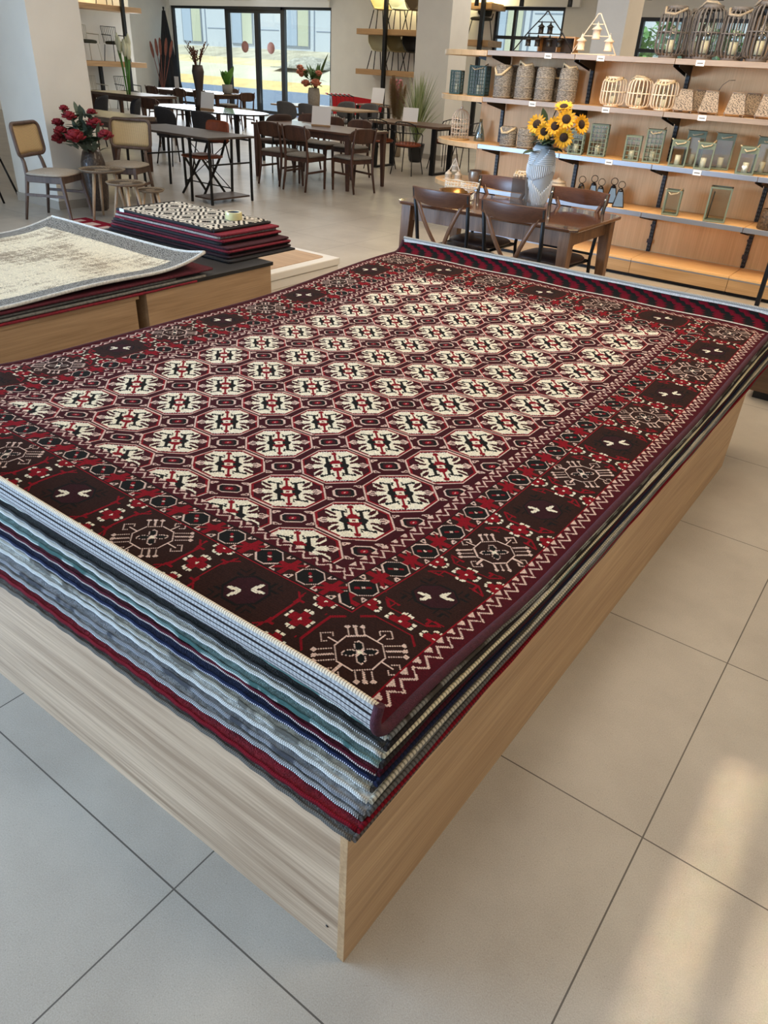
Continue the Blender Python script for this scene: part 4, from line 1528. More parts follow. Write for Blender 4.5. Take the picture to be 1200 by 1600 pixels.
# --------- wire chairs with orange cushions, table with black sled legs
orange_l = mat('orange_leather', (132, 62, 30), .5, var=.15, nscale=20, coat=.1)


def wire_chair(label, loc, rz, group='black wire chairs with orange cushions'):
    o = thing('wire_chair', label, 'chair', loc, rz, group)
    cushion(MB(), .43, .43, .43, .05, round_=2.2, dome=.015).build('seat', orange_l, o)
    MB().tube(arc((0, 0, .43), .205, 0, 2 * PI, 28, 'xy')[:-1], .009, 6, closed=True).build('seat_ring', black_met, o)
    for sx in (-1, 1):
        for sy in (-1, 1):
            MB().rod((sx * .14, sy * .14, .43), (sx * .20, sy * .22, 0), .0085, 8).build('leg', black_met, o)
    b = MB()
    hoop = [(math.cos(a) * .24, -.02 - .22 * math.sin(a) if math.sin(a) > 0 else -.02, .64) for a in np.linspace(0, PI, 20)]
    b.tube(hoop, .008, 6)
    hoop2 = [(x * .86, y * 1.06 - .03, .80 - .06 * abs(x / .24) ** 3) for x, y, _ in hoop[3:-3]]
    b.tube([hoop[2]] + hoop2 + [hoop[-3]], .008, 6)
    for i in range(9):
        a = PI * (.14 + .72 * i / 8)
        x, y = math.cos(a) * .24, -.02 - .22 * math.sin(a)
        b.tube([(x * .8, y * .82, .43), (x, y, .64), (x * .86, y * 1.06 - .03, .795 - .06 * abs(x * .86 / .24) ** 3)], .0045, 5)
    b.tube([(.24, -.02, .64), (.21, .10, .60), (.19, .12, .43)], .008, 6).tube([(-.24, -.02, .64), (-.21, .10, .60), (-.19, .12, .43)], .008, 6)
    b.build('wire_back', black_met, o)
    return o


w0 = wire_chair('black wire chair with round orange cushion, front side of the sled-leg table', (-7.68, 9.93, 0), .15)
more(w0, 'black wire chair with orange cushion at the far-left end of the sled-leg table', (-8.38, 10.10, 0), .1)
more(w0, 'black wire chair with orange cushion behind the sled-leg table near the plant pot', (-7.72, 11.15, 0), PI - .1)
more(w0, 'black wire chair, cushion partly hidden behind the birdcage shelf', (-7.15, 10.95, 0), PI - .5)
o = thing('dining_table', 'brown wood table with black metal sled legs in front of the tall grass plant', 'table', (-7.95, 10.45, 0))
MB().ext(-.78, .78, -.40, .40, .715, .75).build('tabletop', wood('rustic_top', (66, 46, 34), (112, 82, 60), 'X', 1.5, .4), o, bevel=.004)
for sx in (-1, 1):
    x = sx * .62
    b = MB()
    b.ext(x - .04, x + .04, -.30, -.24, 0, .715).ext(x - .04, x + .04, .24, .30, 0, .715).ext(x - .04, x + .04, -.24, .24, 0, .03).ext(x - .04, x + .04, -.24, .24, .68, .715)
    b.build('leg_frame', black_met, o)
table_sign('white card sign on the sled-leg table in front of the tall grass plant', (-7.93, 10.30, .75), .3, .27, .23)

# --------- tall grass plant in black pot
o = thing('potted_grass', 'tall striped grass plant in a black pot before the white pillar', 'plant', (-8.66, 11.62, 0))
MB().lathe([(.10, 0), (.125, .03), (.165, .30), (.17, .32), (.155, .32), (.15, .28), (0, .27)], 28).build('pot', mat('black_pot', (26, 26, 27), .35), o)
b = MB()
q = random.Random(9)
for i in range(210):
    a = q.random() * 2 * PI
    H_ = q.uniform(.6, 1.42)
    sp = q.uniform(.05, .52) * (1.45 - .5 * H_)
    pts = [(.08 * math.cos(a) * q.random(), .08 * math.sin(a) * q.random(), .26)]
    side = Vector((-math.sin(a), math.cos(a), 0))
    vs = []
    n_ = 7
    for k in range(n_ + 1):
        t = k / n_
        c = Vector((math.cos(a) * sp * t ** 1.6, math.sin(a) * sp * t ** 1.6, .26 + H_ * (t - .10 * t * t)))
        ww = .012 * (1 - t) ** .5 + .0008
        vs += [c - side * ww, c + side * ww]
    b.add(vs, [(2 * k, 2 * k + 1, 2 * k + 3, 2 * k + 2) for k in range(n_)], i % 2, True)
b.build('blades', [mat('grass_blade', (108, 128, 66), .6, var=.35, nscale=8), mat('pale_blade', (168, 176, 132), .6, var=.2, nscale=8)], o)
# pampas plume behind
o = thing('pampas_grass', 'beige fluffy pampas plume left of the tall grass plant', 'dried plant', (-9.42, 12.0, 0))
MB().lathe([(.09, 0), (.11, .02), (.12, .28), (.10, .30), (0, .29)], 20).build('pot', mat('beige_pot', (150, 132, 108), .8), o)
b = MB()
q = random.Random(5)
for k in range(5):
    a0 = q.random() * 6
    top = Vector((.16 * math.cos(a0), .16 * math.sin(a0), 1.12 + .32 * q.random()))
    for i in range(420):
        t = i / 420
        c = Vector((0, 0, .3)).lerp(top, .35 + .65 * t)
        a = i * 2.4
        b.leaf(c, (math.cos(a), math.sin(a), .8), .15 * math.sin(PI * min(1, .15 + .85 * t)) + .03, .018, .5, n=2)
    b.rod((0, 0, .28), top, .004, 5)
b.build('plume', mat('pampas', (178, 148, 104), .95, var=.25, nscale=10), o)

# --------- glossy brown table with cross-back bistro chairs
gloss = wood('glossy_walnut', (58, 34, 22), (98, 62, 40), 'X', 1.3, .12, coat=1.0)
table_leg = wood('brown_table_leg', (96, 66, 44), (138, 100, 70), 'Z', 1.5, .4)
o = thing('dining_table', 'glossy dark brown dining table holding the white vase of sunflowers', 'table', (-2.55, 3.83, 0))
poly = []
Wt, Dt, ch = .72, .43, .05
for x, y in ((Wt - ch, -Dt), (Wt, -Dt + ch), (Wt, Dt - ch), (Wt - ch, Dt), (-Wt + ch, Dt), (-Wt, Dt - ch), (-Wt, -Dt + ch), (-Wt + ch, -Dt)):
    poly.append((x, y))
MB().prism(poly, .727, .75).build('tabletop', gloss, o, bevel=.006)
b = MB()
for s in (-1, 1):
    b.ext(-.62, .62, s * .35 - .012, s * .35 + .012, .62, .727)
    b.ext(s * .63 - .012, s * .63 + .012, -.36, .36, .62, .727)
b.build('apron', table_leg, o)
for sx in (-1, 1):
    for sy in (-1, 1):
        MB().bar((sx * .635, sy * .355, .727), (sx * .66, sy * .38, 0), .085, .085, w2=.05, d2=.05).build('leg', table_leg, o, bevel=.005)

bistro_w = wood('bistro_brown', (70, 42, 28), (98, 62, 42), 'X', 1.2, .35)
bistro_v = wood('bistro_slat', (92, 60, 40), (122, 84, 58), 'Z', 1.2, .4)
seat_br = mat('brown_leather_seat', (62, 42, 34), .5, coat=.1)


def bistro(label, loc, rz):
    o = thing('bistro_chair', label, 'chair', loc, rz, 'cross-back bistro chairs')
    cushion(MB(), .43, .42, .43, .035, round_=3.5).build('seat', seat_br, o)
    MB().tube([(x * .2, y * .195, .425) for x, y in ((-1, -1), (1, -1), (1, 1), (-1, 1))], .011, 8, closed=True).build('seat_ring', black_met, o)
    for s in (-1, 1):
        MB().tube([(s * .18, .18, .43), (s * .2, .23, 0)], .012, 8).build('leg', black_met, o)
        MB().tube([(s * .215, -.27, 0), (s * .205, -.215, .43), (s * .215, -.24, .65), (s * .222, -.285, .875)], .0135, 8).build('leg', black_met, o)
    b = MB()
    G = []
    for i in range(15):
        u = -1 + i / 7
        x = u * .235
        y = -.325 + .055 * u * u
        zc = .845 - .012 * (1 - u * u)
        hh = .040 + .012 * (1 - u * u)
        G.append([(x, y, zc - hh), (x, y - .006, zc), (x, y - .014, zc + hh)])
    b.sheet(G, .016)
    b.build('top_rail', bistro_w, o, bevel=.002)
    for s in (-1, 1):
        G = [[(s * (.19 * (1 - t) + .012 * t) + e, -.292 - .028 * math.sin(PI * t) + .06 * t, .815 - .345 * t) for e in (-.015, .015)] for t in np.linspace(0, 1, 8)]
        MB().sheet(G, .010).build('back_slat', bistro_v, o)
    MB().rod((-.205, -.222, .47), (.205, -.222, .47), .009).build('back_rail', black_met, o)
    b = MB()
    for s in (-1, 1):
        b.ell((s * .217, -.273, .84), .011, 8, 5)
    b.build('bolt', mat('bolt_steel', (190, 190, 186), .3, 1), o)
    return o


bc = bistro('brown cross-back bistro chair near the gold bowl, near side of the glossy table', (-2.79, 3.56, 0), -.02)
more(bc, 'brown cross-back bistro chair on the near side, below the sunflower vase', (-2.19, 3.49, 0), -.03)
more(bc, 'brown cross-back bistro chair across the glossy table, behind the white card and vase', (-2.86, 4.02, 0), PI - .02)
more(bc, 'brown cross-back bistro chair across the glossy table, in front of the mirrored lanterns', (-2.20, 3.94, 0), PI - .06)

# sunflower vase
o = thing('ribbed_vase', 'tall white ribbed vase with angular grooves, holding sunflowers on the glossy table', 'vase', (-2.385, 3.93, .75))
prof = [(.050, 0), (.060, .01), (.078, .09), (.092, .19), (.096, .28), (.088, .36), (.068, .41), (.050, .43), (.045, .425), (.055, .40), (.07, .3)]
MB().lathe(prof, 40, close=True).build('vase_body', mat('vase_grey', (176, 182, 186), .6), o)
ridge = MB()


def vr(z_):
    for (r1, z1_), (r2, z2_) in zip(prof, prof[1:]):
        if z1_ <= z_ <= z2_:
            return r1 + (r2 - r1) * (z_ - z1_) / (z2_ - z1_)
    return .05


for i in range(44):       # vertical ribs in panels with stepped chevrons between
    a = 2 * PI * i / 44
    blk_ = (i // 11) % 2
    ph = i % 11
    za, zb_ = (.03, .12 + .012 * abs(ph - 5)) if blk_ else (.05, .20)
    for (z1_, z2_) in ((za, zb_), (.20 + .010 * (ph if blk_ else 10 - ph) * .6, .30)):
        ridge.tube([((vr(z_) + .002) * math.cos(a), (vr(z_) + .002) * math.sin(a), z_) for z_ in np.linspace(z1_, z2_, 6)], .0042, 5)
for k in range(9):
    z_ = .305 + k * .0115
    for j in range(4):
        a0 = j * PI / 2 + .12 * k
        a1 = a0 + PI / 2 - .24 - .06 * k
        ridge.tube([((vr(z_) + .002) * math.cos(a), (vr(z_) + .002) * math.sin(a), z_) for a in np.linspace(a0, a1, 8)], .004, 5)
ridge.build('ridge', mat('vase_white', (228, 230, 230), .6), o)

sun_y = mat('sunflower_petal', (226, 164, 22), .6, var=.25, nscale=40)
sun_d = mat('sunflower_disc', (52, 34, 20), .9, var=.4, nscale=150, bump=.6, bscale=300)


def sunflower(label, tip, face, r, i):
    base = Vector((-2.385 + .015 * math.cos(i * 2), 3.93 + .015 * math.sin(i * 2), 1.10))
    o = thing('sunflower', label, 'flower', base, 0, 'sunflowers in the white ribbed vase')
    T_ = Vector(tip) - base
    f = Vector(face).normalized()
    st = MB().tube([(0, 0, 0), (T_.x * .3, T_.y * .3, T_.z * .6), tuple(T_ - f * .012)], .0045, 6).build('stem', stem_m, o)
    M = f.to_track_quat('Z', 'Y').to_matrix()
    b = MB()
    q = random.Random(i)
    for layer, (n_, L) in enumerate(((17, 1.0), (15, .86))):
        for k in range(n_):
            a = 2 * PI * (k + .5 * layer) / n_ + q.uniform(-.08, .08)
            d = M @ Vector((math.cos(a), math.sin(a), .15 + .25 * layer + q.uniform(-.12, .12)))
            s_ = M @ Vector((-math.sin(a), math.cos(a), 0))
            b.leaf(T_ + (M @ Vector((math.cos(a) * r * .36, math.sin(a) * r * .36, .004 * layer))), d, r * .68 * L, r * .26, .06, up=s_, n=4)
    b.build('petals', sun_y, o)
    MB().ell(T_ + f * .004, (r * .44, r * .44, r * .16), 14, 6, 0, M).build('flower_disc', sun_d, o)
    b = MB()
    for k in range(3):
        a = i * 1.3 + k * 2.1
        p = Vector((T_.x * .45, T_.y * .45, T_.z * (.45 + .15 * k)))
        b.leaf(p, (math.cos(a), math.sin(a) - .3, .1), .10, .07, .3)
    b.build('leaves', leaf_dk, o)


view = Vector((.45, -.9, .25))
for i, (x, z_, dy, face, r, lb) in enumerate([
    (-2.435, 1.300, -.06, (.1, -1, .35), .068, 'sunflower furthest left in the white ribbed vase'),
    (-2.355, 1.262, -.10, (.35, -1, .1), .060, 'sunflower facing front, just right of the leftmost one'),
    (-2.285, 1.300, -.09, (.4, -1, .35), .066, 'sunflower in the middle of the bunch in the ribbed vase'),
    (-2.275, 1.415, -.02, (.1, -.5, 1), .066, 'topmost sunflower of the bunch, face turned upward'),
    (-2.225, 1.345, -.06, (.5, -.9, .4), .070, 'large sunflower directly below the topmost one'),
    (-2.205, 1.240, -.10, (.55, -1, -.1), .068, 'lowest sunflower at the right of the bunch'),
    (-2.135, 1.320, -.01, (1, -.5, .3), .066, 'sunflower furthest right, seen side-on, in the ribbed vase')]):
    sunflower(lb, (x, 3.93 + dy, z_), face, r, i)
o = thing('leaf_spray', 'dark green leaves hanging around the sunflowers in the ribbed vase', 'foliage', (-2.385, 3.93, 1.12))
b = MB()
for i, (dx, dz, dy) in enumerate([(.30, .09, .0), (.26, .05, -.05), (-.10, .14, .02), (-.06, .21, .03), (.02, .02, -.08), (.10, .0, -.06), (.05, .24, .04), (.18, .2, .05), (-.04, -.02, -.07), (.12, .10, .06)]):
    b.leaf((dx * .4, dy * .4, .03 + dz * .6), (dx, dy - .02, dz + .02), .15, .085, .15)
b.build('leaves', leaf_dk, o)
for i in range(2):
    pass

# things on the glossy table
o = thing('gold_bowl', 'shallow polished gold bowl on the glossy table', 'bowl', (-3.02, 3.86, .75))
MB().lathe([(.03, 0), (.05, .004), (.11, .028), (.135, .056), (.138, .058), (.13, .056), (.10, .030), (.04, .008), (0, .006)], 36).build('bowl_body', mat('gold', (196, 146, 84), .15, 1.0), o)
o = thing('wire_cup_stand', 'small white wire goblet on the glossy table behind the gold bowl', 'goblet', (-2.92, 3.88, .752))
b = MB()
for i in range(14):
    a = 2 * PI * i / 14
    b.tube([(.02 * math.cos(a), .02 * math.sin(a), .06), (.06 * math.cos(a), .06 * math.sin(a), .085), (.068 * math.cos(a), .068 * math.sin(a), .115)], .0025, 5)
for r_, z_ in ((.068, .115), (.06, .085), (.035, .068)):
    b.tube(arc((0, 0, z_), r_, 0, 2 * PI, 20, 'xy')[:-1], .003, 5, closed=True)
b.build('wire_cup', mat('white_wire', (214, 206, 190), .6), o)
MB().lathe([(.035, 0), (.035, .006), (.008, .012), (.008, .05), (.02, .06), (0, .062)], 16).build('foot', mat('white_wire', (214, 206, 190), .6), o)
o = thing('wire_basket', 'small white wire basket at the far end of the glossy table', 'basket', (-3.20, 4.12, .75))
b = MB()
for z_ in (.005, .03, .055, .08):
    b.tube(arc((0, 0, z_), .075, 0, 2 * PI, 22, 'xy')[:-1], .0035, 5, closed=True)
for i in range(18):
    a = 2 * PI * i / 18
    b.rod((.075 * math.cos(a), .075 * math.sin(a), .004), (.075 * math.cos(a), .075 * math.sin(a), .082), .003, 5)
b.build('wire_side', mat('white_wire', (214, 206, 190), .6), o)
MB().lathe([(0, 0), (.075, 0), (.075, .005), (0, .005)], 22).build('base', mat('white_wire', (214, 206, 190), .6), o)
o = thing('card_holder', 'translucent leaning card in a small wooden block beside the ribbed vase', 'sign', (-2.46, 3.80, .75), .5)
MB().ext(-.05, .05, -.02, .02, 0, .03).build('base', signwood, o, bevel=.003)
MB().sheet([[(x, -.004 + .2 * (z_ - .02), z_) for z_ in (.02, .12, .215)] for x in (-.062, 0, .062)], .003, sm=False).build('card', glass('acrylic', (206, 198, 192), .12, .1), o)

# ================================================================= LANTERN SHELF UNIT
shelf_oak = wood('honey_oak_lengthwise', (204, 158, 102), (236, 194, 138), 'X', .9, .45, knots=.45)
panel_oak = wood('honey_oak_upright', (206, 158, 102), (234, 190, 134), 'Z', .7, .5, knots=.45)
nose_m = wood('grey_oak_edge', (128, 110, 94), (158, 140, 122), 'X', 1.2, .4)
alu = mat('brushed_alu', (150, 154, 162), .35, .6)
SX = [-3.96 + .887 * i for i in range(7)]          # bay joints
SZ = [.57, .965, 1.372, 1.755]
FY, BY_ = 5.75, 6.19


BOARDS = {}


def shelf_board(i, z, label):
    o = thing('shelf_board', label, 'shelf', ((SX[i] + SX[i + 1]) / 2, FY, z), 0, 'oak boards of the lantern shelf')
    w = (SX[i + 1] - SX[i]) / 2 - .002
    MB().ext(-w, w, .012, BY_ - FY, -.035, 0).build('board', shelf_oak, o, bevel=.001)
    MB().ext(-w, w, 0, .0115, -.038, .003).build('front_edge', nose_m if z > 1.2 else alu, o, bevel=.002)
    for s in (-1, 1):
        MB().add([(s * (w - .02), .43, -.036), (s * (w - .02), .06, -.036), (s * (w - .02), .06, -.055), (s * (w - .02), .43, -.12),
                  (s * (w - .024), .43, -.036), (s * (w - .024), .06, -.036), (s * (w - .024), .06, -.055), (s * (w - .024), .43, -.12)],
                 [(0, 1, 2, 3), (7, 6, 5, 4), (0, 4, 5, 1), (1, 5, 6, 2), (2, 6, 7, 3), (3, 7, 4, 0)]).build('bracket', black_met, o)
    BOARDS[(i, z)] = o
    return o


lev = ['lowest', 'second', 'third', 'top']
bayn = ['bay next to the rounded end', 'second bay from the rounded end', 'third bay from the rounded end', 'fourth bay from the rounded end', 'fifth bay from the rounded end', 'sixth bay from the rounded end']
for i in range(6):
    for k, z in enumerate(SZ):
        shelf_board(i, z, 'oak %s shelf board in the %s' % (lev[k], bayn[i]))
    # plinth box of the bay
    o = thing('shelf_plinth', 'low oak plinth box under the %s' % bayn[i], 'shelf', ((SX[i] + SX[i + 1]) / 2, FY, 0), 0, 'oak plinths of the lantern shelf')
    w = .4415
    MB().ext(-w, w, .0, BY_ - FY, .15, .17).build('top_board', shelf_oak, o, bevel=.001)
    MB().ext(-w, w, .004, .02, .035, .1495).build('front_panel', wood('plinth_front', (150, 118, 80), (184, 150, 108), 'X', 1.0), o, bevel=.001)
    MB().ext(-w, w, .002, .0035, .138, .150).build('front_edge', alu, o)
    MB().ext(-w, w, .05, .07, 0.0, .035).build('kick_strip', mat('dark_kick', (28, 24, 22), .7), o)
    MB().ext(-w + .03, w - .03, .03, BY_ - FY - .01, .04, .15).build('carcass', mat('dark_kick', (28, 24, 22), .7), o)
    # back panel
    o = MB().ext(SX[i] + .02, SX[i + 1] - .02, 6.20, 6.218, .172, 1.74).build('back_panel', panel_oak, None)
    tag(o, 'honey oak back panel of the %s' % bayn[i], 'back panel', 'oak back panels of the lantern shelf')
o = MB().ext(-4.22, -3.98, 6.20, 6.218, 0, 1.74).build('back_panel', panel_oak, None)
tag(o, 'narrow honey oak panel beside the rounded shelf ends', 'back panel')
for i in range(7):
    o = thing('slotted_upright', 'black slotted metal upright %s' % (['beside the rounded shelf ends', 'between first and second bay', 'between second and third bay', 'between third and fourth bay', 'between fourth and fifth bay', 'between fifth and sixth bay', 'at the far end of the shelf'][i]), 'upright', (SX[i], 6.205, 0), 0, 'black uprights of the lantern shelf')
    MB().ext(-.016, .016, -.022, .02, .171, 1.715).build('channel', black_met, o)
    b = MB()
    for k in range(48):
        for s in (-1, 1):
            b.ext(s * .008 - .003, s * .008 + .003, -.0232, -.0222, .19 + k * .031, .207 + k * .031)
    b.build('slots', mat('slot_grey', (92, 90, 88), .6), o)
    if i:
        MB().ext(-.024, .024, -.034, -.0225, .25, .285).ext(-.022, .022, -.03, -.0225, .40, .418).build('clip', mat('clip_dark', (46, 32, 32), .5), o)
# rounded shelf ends
for k, z in enumerate(SZ):
    o = thing('rounded_shelf_end', 'half-round oak shelf end, %s of the four' % ['lowest', 'second lowest', 'second highest', 'highest'][k], 'shelf', (-3.963, 6.215, z), 0, 'half-round ends of the lantern shelf')
    rx, ry = .70, .465
    poly = [(-rx * math.sin(PI * i / 36), -ry * math.cos(PI * i / 36)) for i in range(37)]
    MB().prism(poly, -.045, 0).build('board', shelf_oak, o, bevel=.003)
    ed = MB()
    pts = [(x * 1.003, y * 1.003) for x, y in poly]
    vs = [(x, y, z_) for x, y in pts for z_ in (-.043, -.002)]
    ed.add(vs, [(2 * i, 2 * i + 2, 2 * i + 3, 2 * i + 1) for i in range(36)], 0, True)
    ed.build('edge_band', wood('end_band', (178, 144, 104), (208, 176, 134), 'Z', .6), o)
    MB().add([(-.02, .0, -.046), (-.34, -.02, -.046), (-.34, -.02, -.06), (-.02, 0, -.13), (-.02, .004, -.046), (-.34, -.016, -.046), (-.34, -.016, -.06), (-.02, .004, -.13)],
             [(0, 1, 2, 3), (7, 6, 5, 4), (0, 4, 5, 1), (1, 5, 6, 2), (2, 6, 7, 3), (3, 7, 4, 0)]).build('bracket', black_met, o)
# back run of the same gondola (seen only behind the rounded ends)
tagm = mat('price_white', (232, 230, 224), .5)
tagg = mat('price_print', (120, 118, 114), .6)
for x, z in [(-3.33, 1.755), (-2.83, 1.755), (-1.98, 1.755), (-3.42, 1.372), (-2.70, 1.372), (-1.86, 1.372), (-3.33, .965), (-2.58, .965), (-1.79, .965)]:
    bo = BOARDS[(int((x - SX[0]) / .887), z)]
    MB().ext(-.034, .034, -.004, -.0005, -.042, -.002).ext(-.024, .024, -.0046, -.004, -.028, -.018, 1).build('price_tag', [tagm, tagg], bo, (x - bo.location.x, 0, 0))

# ----------------------------------------------------------------- things on the shelves
rope_m = mat('rope', (206, 186, 150), .95, var=.2, nscale=120, bump=.6, bscale=200)
rope_gm = mat('grey_rope', (150, 138, 120), .95, var=.2, nscale=120, bump=.6, bscale=200)
candle_m = mat('ivory_candle', (238, 228, 200), .5)


def woven_m():
    m, nt, b = _new('woven_grey')
    tc = nt.nodes.new('ShaderNodeTexCoord')
    mp = nt.nodes.new('ShaderNodeMapping'); mp.inputs['Scale'].default_value = (1, 1, 3.2)
    nt.links.new(tc.outputs['Object'], mp.inputs[0])
    v = nt.nodes.new('ShaderNodeTexVoronoi'); v.inputs['Scale'].default_value = 62
    nt.links.new(mp.outputs[0], v.inputs['Vector'])
    r = nt.nodes.new('ShaderNodeValToRGB')
    r.color_ramp.elements[0].position = .15; r.color_ramp.elements[1].position = .7
    r.color_ramp.elements[0].color = (*lin((176, 168, 156)), 1); r.color_ramp.elements[1].color = (*lin((104, 98, 90)), 1)
    nt.links.new(v.outputs['Distance'], r.inputs['Fac']); nt.links.new(r.outputs['Color'], b.inputs['Base Color'])
    b.inputs['Roughness'].default_value = .8
    bp = nt.nodes.new('ShaderNodeBump'); bp.inputs['Strength'].default_value = .7; bp.inputs['Distance'].default_value = .01; bp.invert = True
    nt.links.new(v.outputs['Distance'], bp.inputs['Height']); nt.links.new(bp.outputs['Normal'], b.inputs['Normal'])
    return m


wv = woven_m()


def drum(label, loc, r, h, handle, group):
    o = thing('woven_canister', label, 'canister', loc, 0, group)
    MB().lathe([(r * .93, 0), (r, .012), (r, h * .88), (r * .93, h * .95), (r * .80, h), (r * .72, h), (r * .72, h * .9), (0, h * .88)], 32).build('canister_body', wv, o)
    b = MB()
    for z_ in (.02, .36, .68, .97):
        b.tube(arc((0, 0, h * z_ if z_ > .1 else .012), r * (1.01 if z_ < .9 else .84), 0, 2 * PI, 28, 'xy')[:-1], .004, 6, closed=True)
    b.build('rim_cord', rope_gm, o)
    if handle:
        a0 = handle
        hp = [(r * .80, 0, h * .95), (r * .86, -r * .55, h * .90), (r * .3, -r * 1.12, h * .70), (-r * .35, -r * 1.12, h * .68), (-r * .86, -r * .55, h * .88), (-r * .80, 0, h * .97)]
        if handle == 2:
            hp = [(r * .8, 0, h * .96), (r * .8, -.03, h * 1.06), (r * .2, -.06, h * 1.0), (-r * .5, -.05, h * 1.12), (-r * .8, 0, h * .96)]
        MB().tube(hp, .011, 8).build('rope_handle', rope_m, o)
    return o


F, B = 5.87, 6.04
dn = [(-3.82, F, 1), (-3.79, 6.06, 0), (-3.59, F, 2), (-3.52, 6.06, 0), (-3.38, F, 0), (-3.29, 6.06, 1), (-3.15, F, 2)]
dl = ['with drooping rope handle at the rounded end', 'behind the one at the rounded end', 'with rope handle standing up, second in front', 'behind the second front one', 'third in front, no handle showing', 'behind, between the last two front ones', 'last in front, away from the rounded end']
d0 = None
for (x, y, hd), lb in zip(dn, dl):
    drum('tall grey woven canister on the third shelf, %s' % lb, (x, y, 1.375), .085, .275, hd, 'tall grey woven canisters')
for (x, y, hd), lb in zip([(-3.69, F, 1), (-3.50, F, 0), (-3.46, 6.06, 0), (-3.29, F, 0), (-3.07, 6.05, 0)], ['with looped rope, nearest the birdcage', 'second in front', 'behind the second one', 'hidden partly by the sunflowers', 'behind the sunflowers beside the green lanterns']):
    drum('short grey woven canister on the second shelf, %s' % lb, (x, y, .968), .080, .172, hd, 'short grey woven canisters')


def slat_lantern(label, loc, r, h, m, n, ropem, group, waist=.82, mid=True, name='slat_lantern', handle=1):
    o = thing(name, label, 'lantern', loc, 0, group)
    MB().lathe([(r * .62, 0), (r * .64, .004), (r * .64, h * .09), (r * .60, h * .10), (0, h * .10)], 28).build('base', m, o)
    MB().lathe([(r * .60, h * .90), (r * .66, h * .91), (r * .66, h * .985), (r * .60, h), (r * .48, h), (r * .48, h * .9)], 28).build('top_ring', m, o)
    b = MB()
    for i in range(n):
        a = 2 * PI * i / n
        ca, sa = math.cos(a), math.sin(a)
        pts = [(r * .60, h * .06), (r * .88, h * .10), (r * 1.0, h * .20), (r * 1.0, h * .5), (r * .97, h * .80), (r * .85, h * .90), (r * .64, h * .94)]
        b.tube([(p * ca, p * sa, z_) for p, z_ in pts], r * .058, 6, flat=.6)
    b.build('slats', m, o)
    if mid:
        b = MB()
        for z_ in ((.5,) if mid == 1 else (.34, .66)):
            b.tube(arc((0, 0, h * z_), r * .985, 0, 2 * PI, 28, 'xy')[:-1], r * .045, 6, closed=True)
        b.build('hoop', m, o)
    MB().lathe([(0, h * .105), (r * .45, h * .105), (r * .45, h * .72), (r * .43, h * .72), (r * .43, h * .12), (0, h * .12)], 20).build('glass_cylinder', glass('lantern_glass', (248, 250, 249), .07), o)
    MB().lathe([(0, h * .122), (r * .26, h * .122), (r * .26, h * .36), (0, h * .36)], 16).build('candle', candle_m if m is not None else candle_m, o)
    if handle:
        if handle == 1:
            hp = [(r * .62, 0, h * .95), (r * .75, -r * .5, h * .93), (r * .2, -r * .95, h * .82), (-r * .5, -r * .85, h * .84), (-r * .7, -r * .3, h * .96), (-r * .62, 0, h * .95)]
        else:
            hp = [(r * .62, 0, h * .95), (r * .3, -r * .5, h * 1.03), (-r * .4, -r * .4, h * 1.05), (-r * .85, -r * .3, h * .92), (-r * .62, 0, h * .93)]
        MB().tube(hp, r * .085, 8).build('rope_handle', ropem, o)
    return o


wl = mat('whitewashed', (222, 206, 182), .7, var=.08, nscale=60)
gl = mat('grey_washed', (92, 88, 86), .7, var=.12, nscale=60)
for x, lb, hd in ((-2.72, 'first of three, next to the black upright', 1), (-2.48, 'middle one of three', 2), (-2.26, 'last of three, beside the perforated lamps', 1)):
    slat_lantern('cream slatted barrel lantern, third shelf, %s' % lb, (x, 5.90, 1.375), .105, .232, wl, 18, rope_m, 'cream slatted lanterns', mid=1, handle=hd)
for x, y, h, lb, hd in ((-2.32, 5.95, .37, 'standing furthest left', 1), (-2.16, 6.08, .36, 'behind the two left ones', 0), (-2.03, 5.93, .375, 'second in front from the left', 2), (-1.81, 5.95, .365, 'third in front, rope across its neck', 1), (-1.64, 6.06, .36, 'behind the two right ones', 0), (-1.60, 5.91, .40, 'furthest right in front, rope raised', 2)):
    slat_lantern('tall grey slatted lantern on top of the shelf, %s' % lb, (x, y, 1.758), .122, h, gl, 18, rope_gm, 'tall grey slatted lanterns', mid=1, handle=hd)


def perf_m():
    m, nt, b = _new('perforated_metal')
    tc = nt.nodes.new('ShaderNodeTexCoord')
    v = nt.nodes.new('ShaderNodeTexVoronoi'); v.inputs['Scale'].default_value = 125; v.feature = 'F1'
    nt.links.new(tc.outputs['Object'], v.inputs['Vector'])
    r = nt.nodes.new('ShaderNodeValToRGB'); r.color_ramp.interpolation = 'LINEAR'
    r.color_ramp.elements[0].position = .38; r.color_ramp.elements[1].position = .46
    r.color_ramp.elements[0].color = (*lin((36, 30, 26)), 1); r.color_ramp.elements[1].color = (*lin((158, 142, 124)), 1)
    nt.links.new(v.outputs['Distance'], r.inputs['Fac']); nt.links.new(r.outputs['Color'], b.inputs['Base Color'])
    b.inputs['Roughness'].default_value = .5
    return m


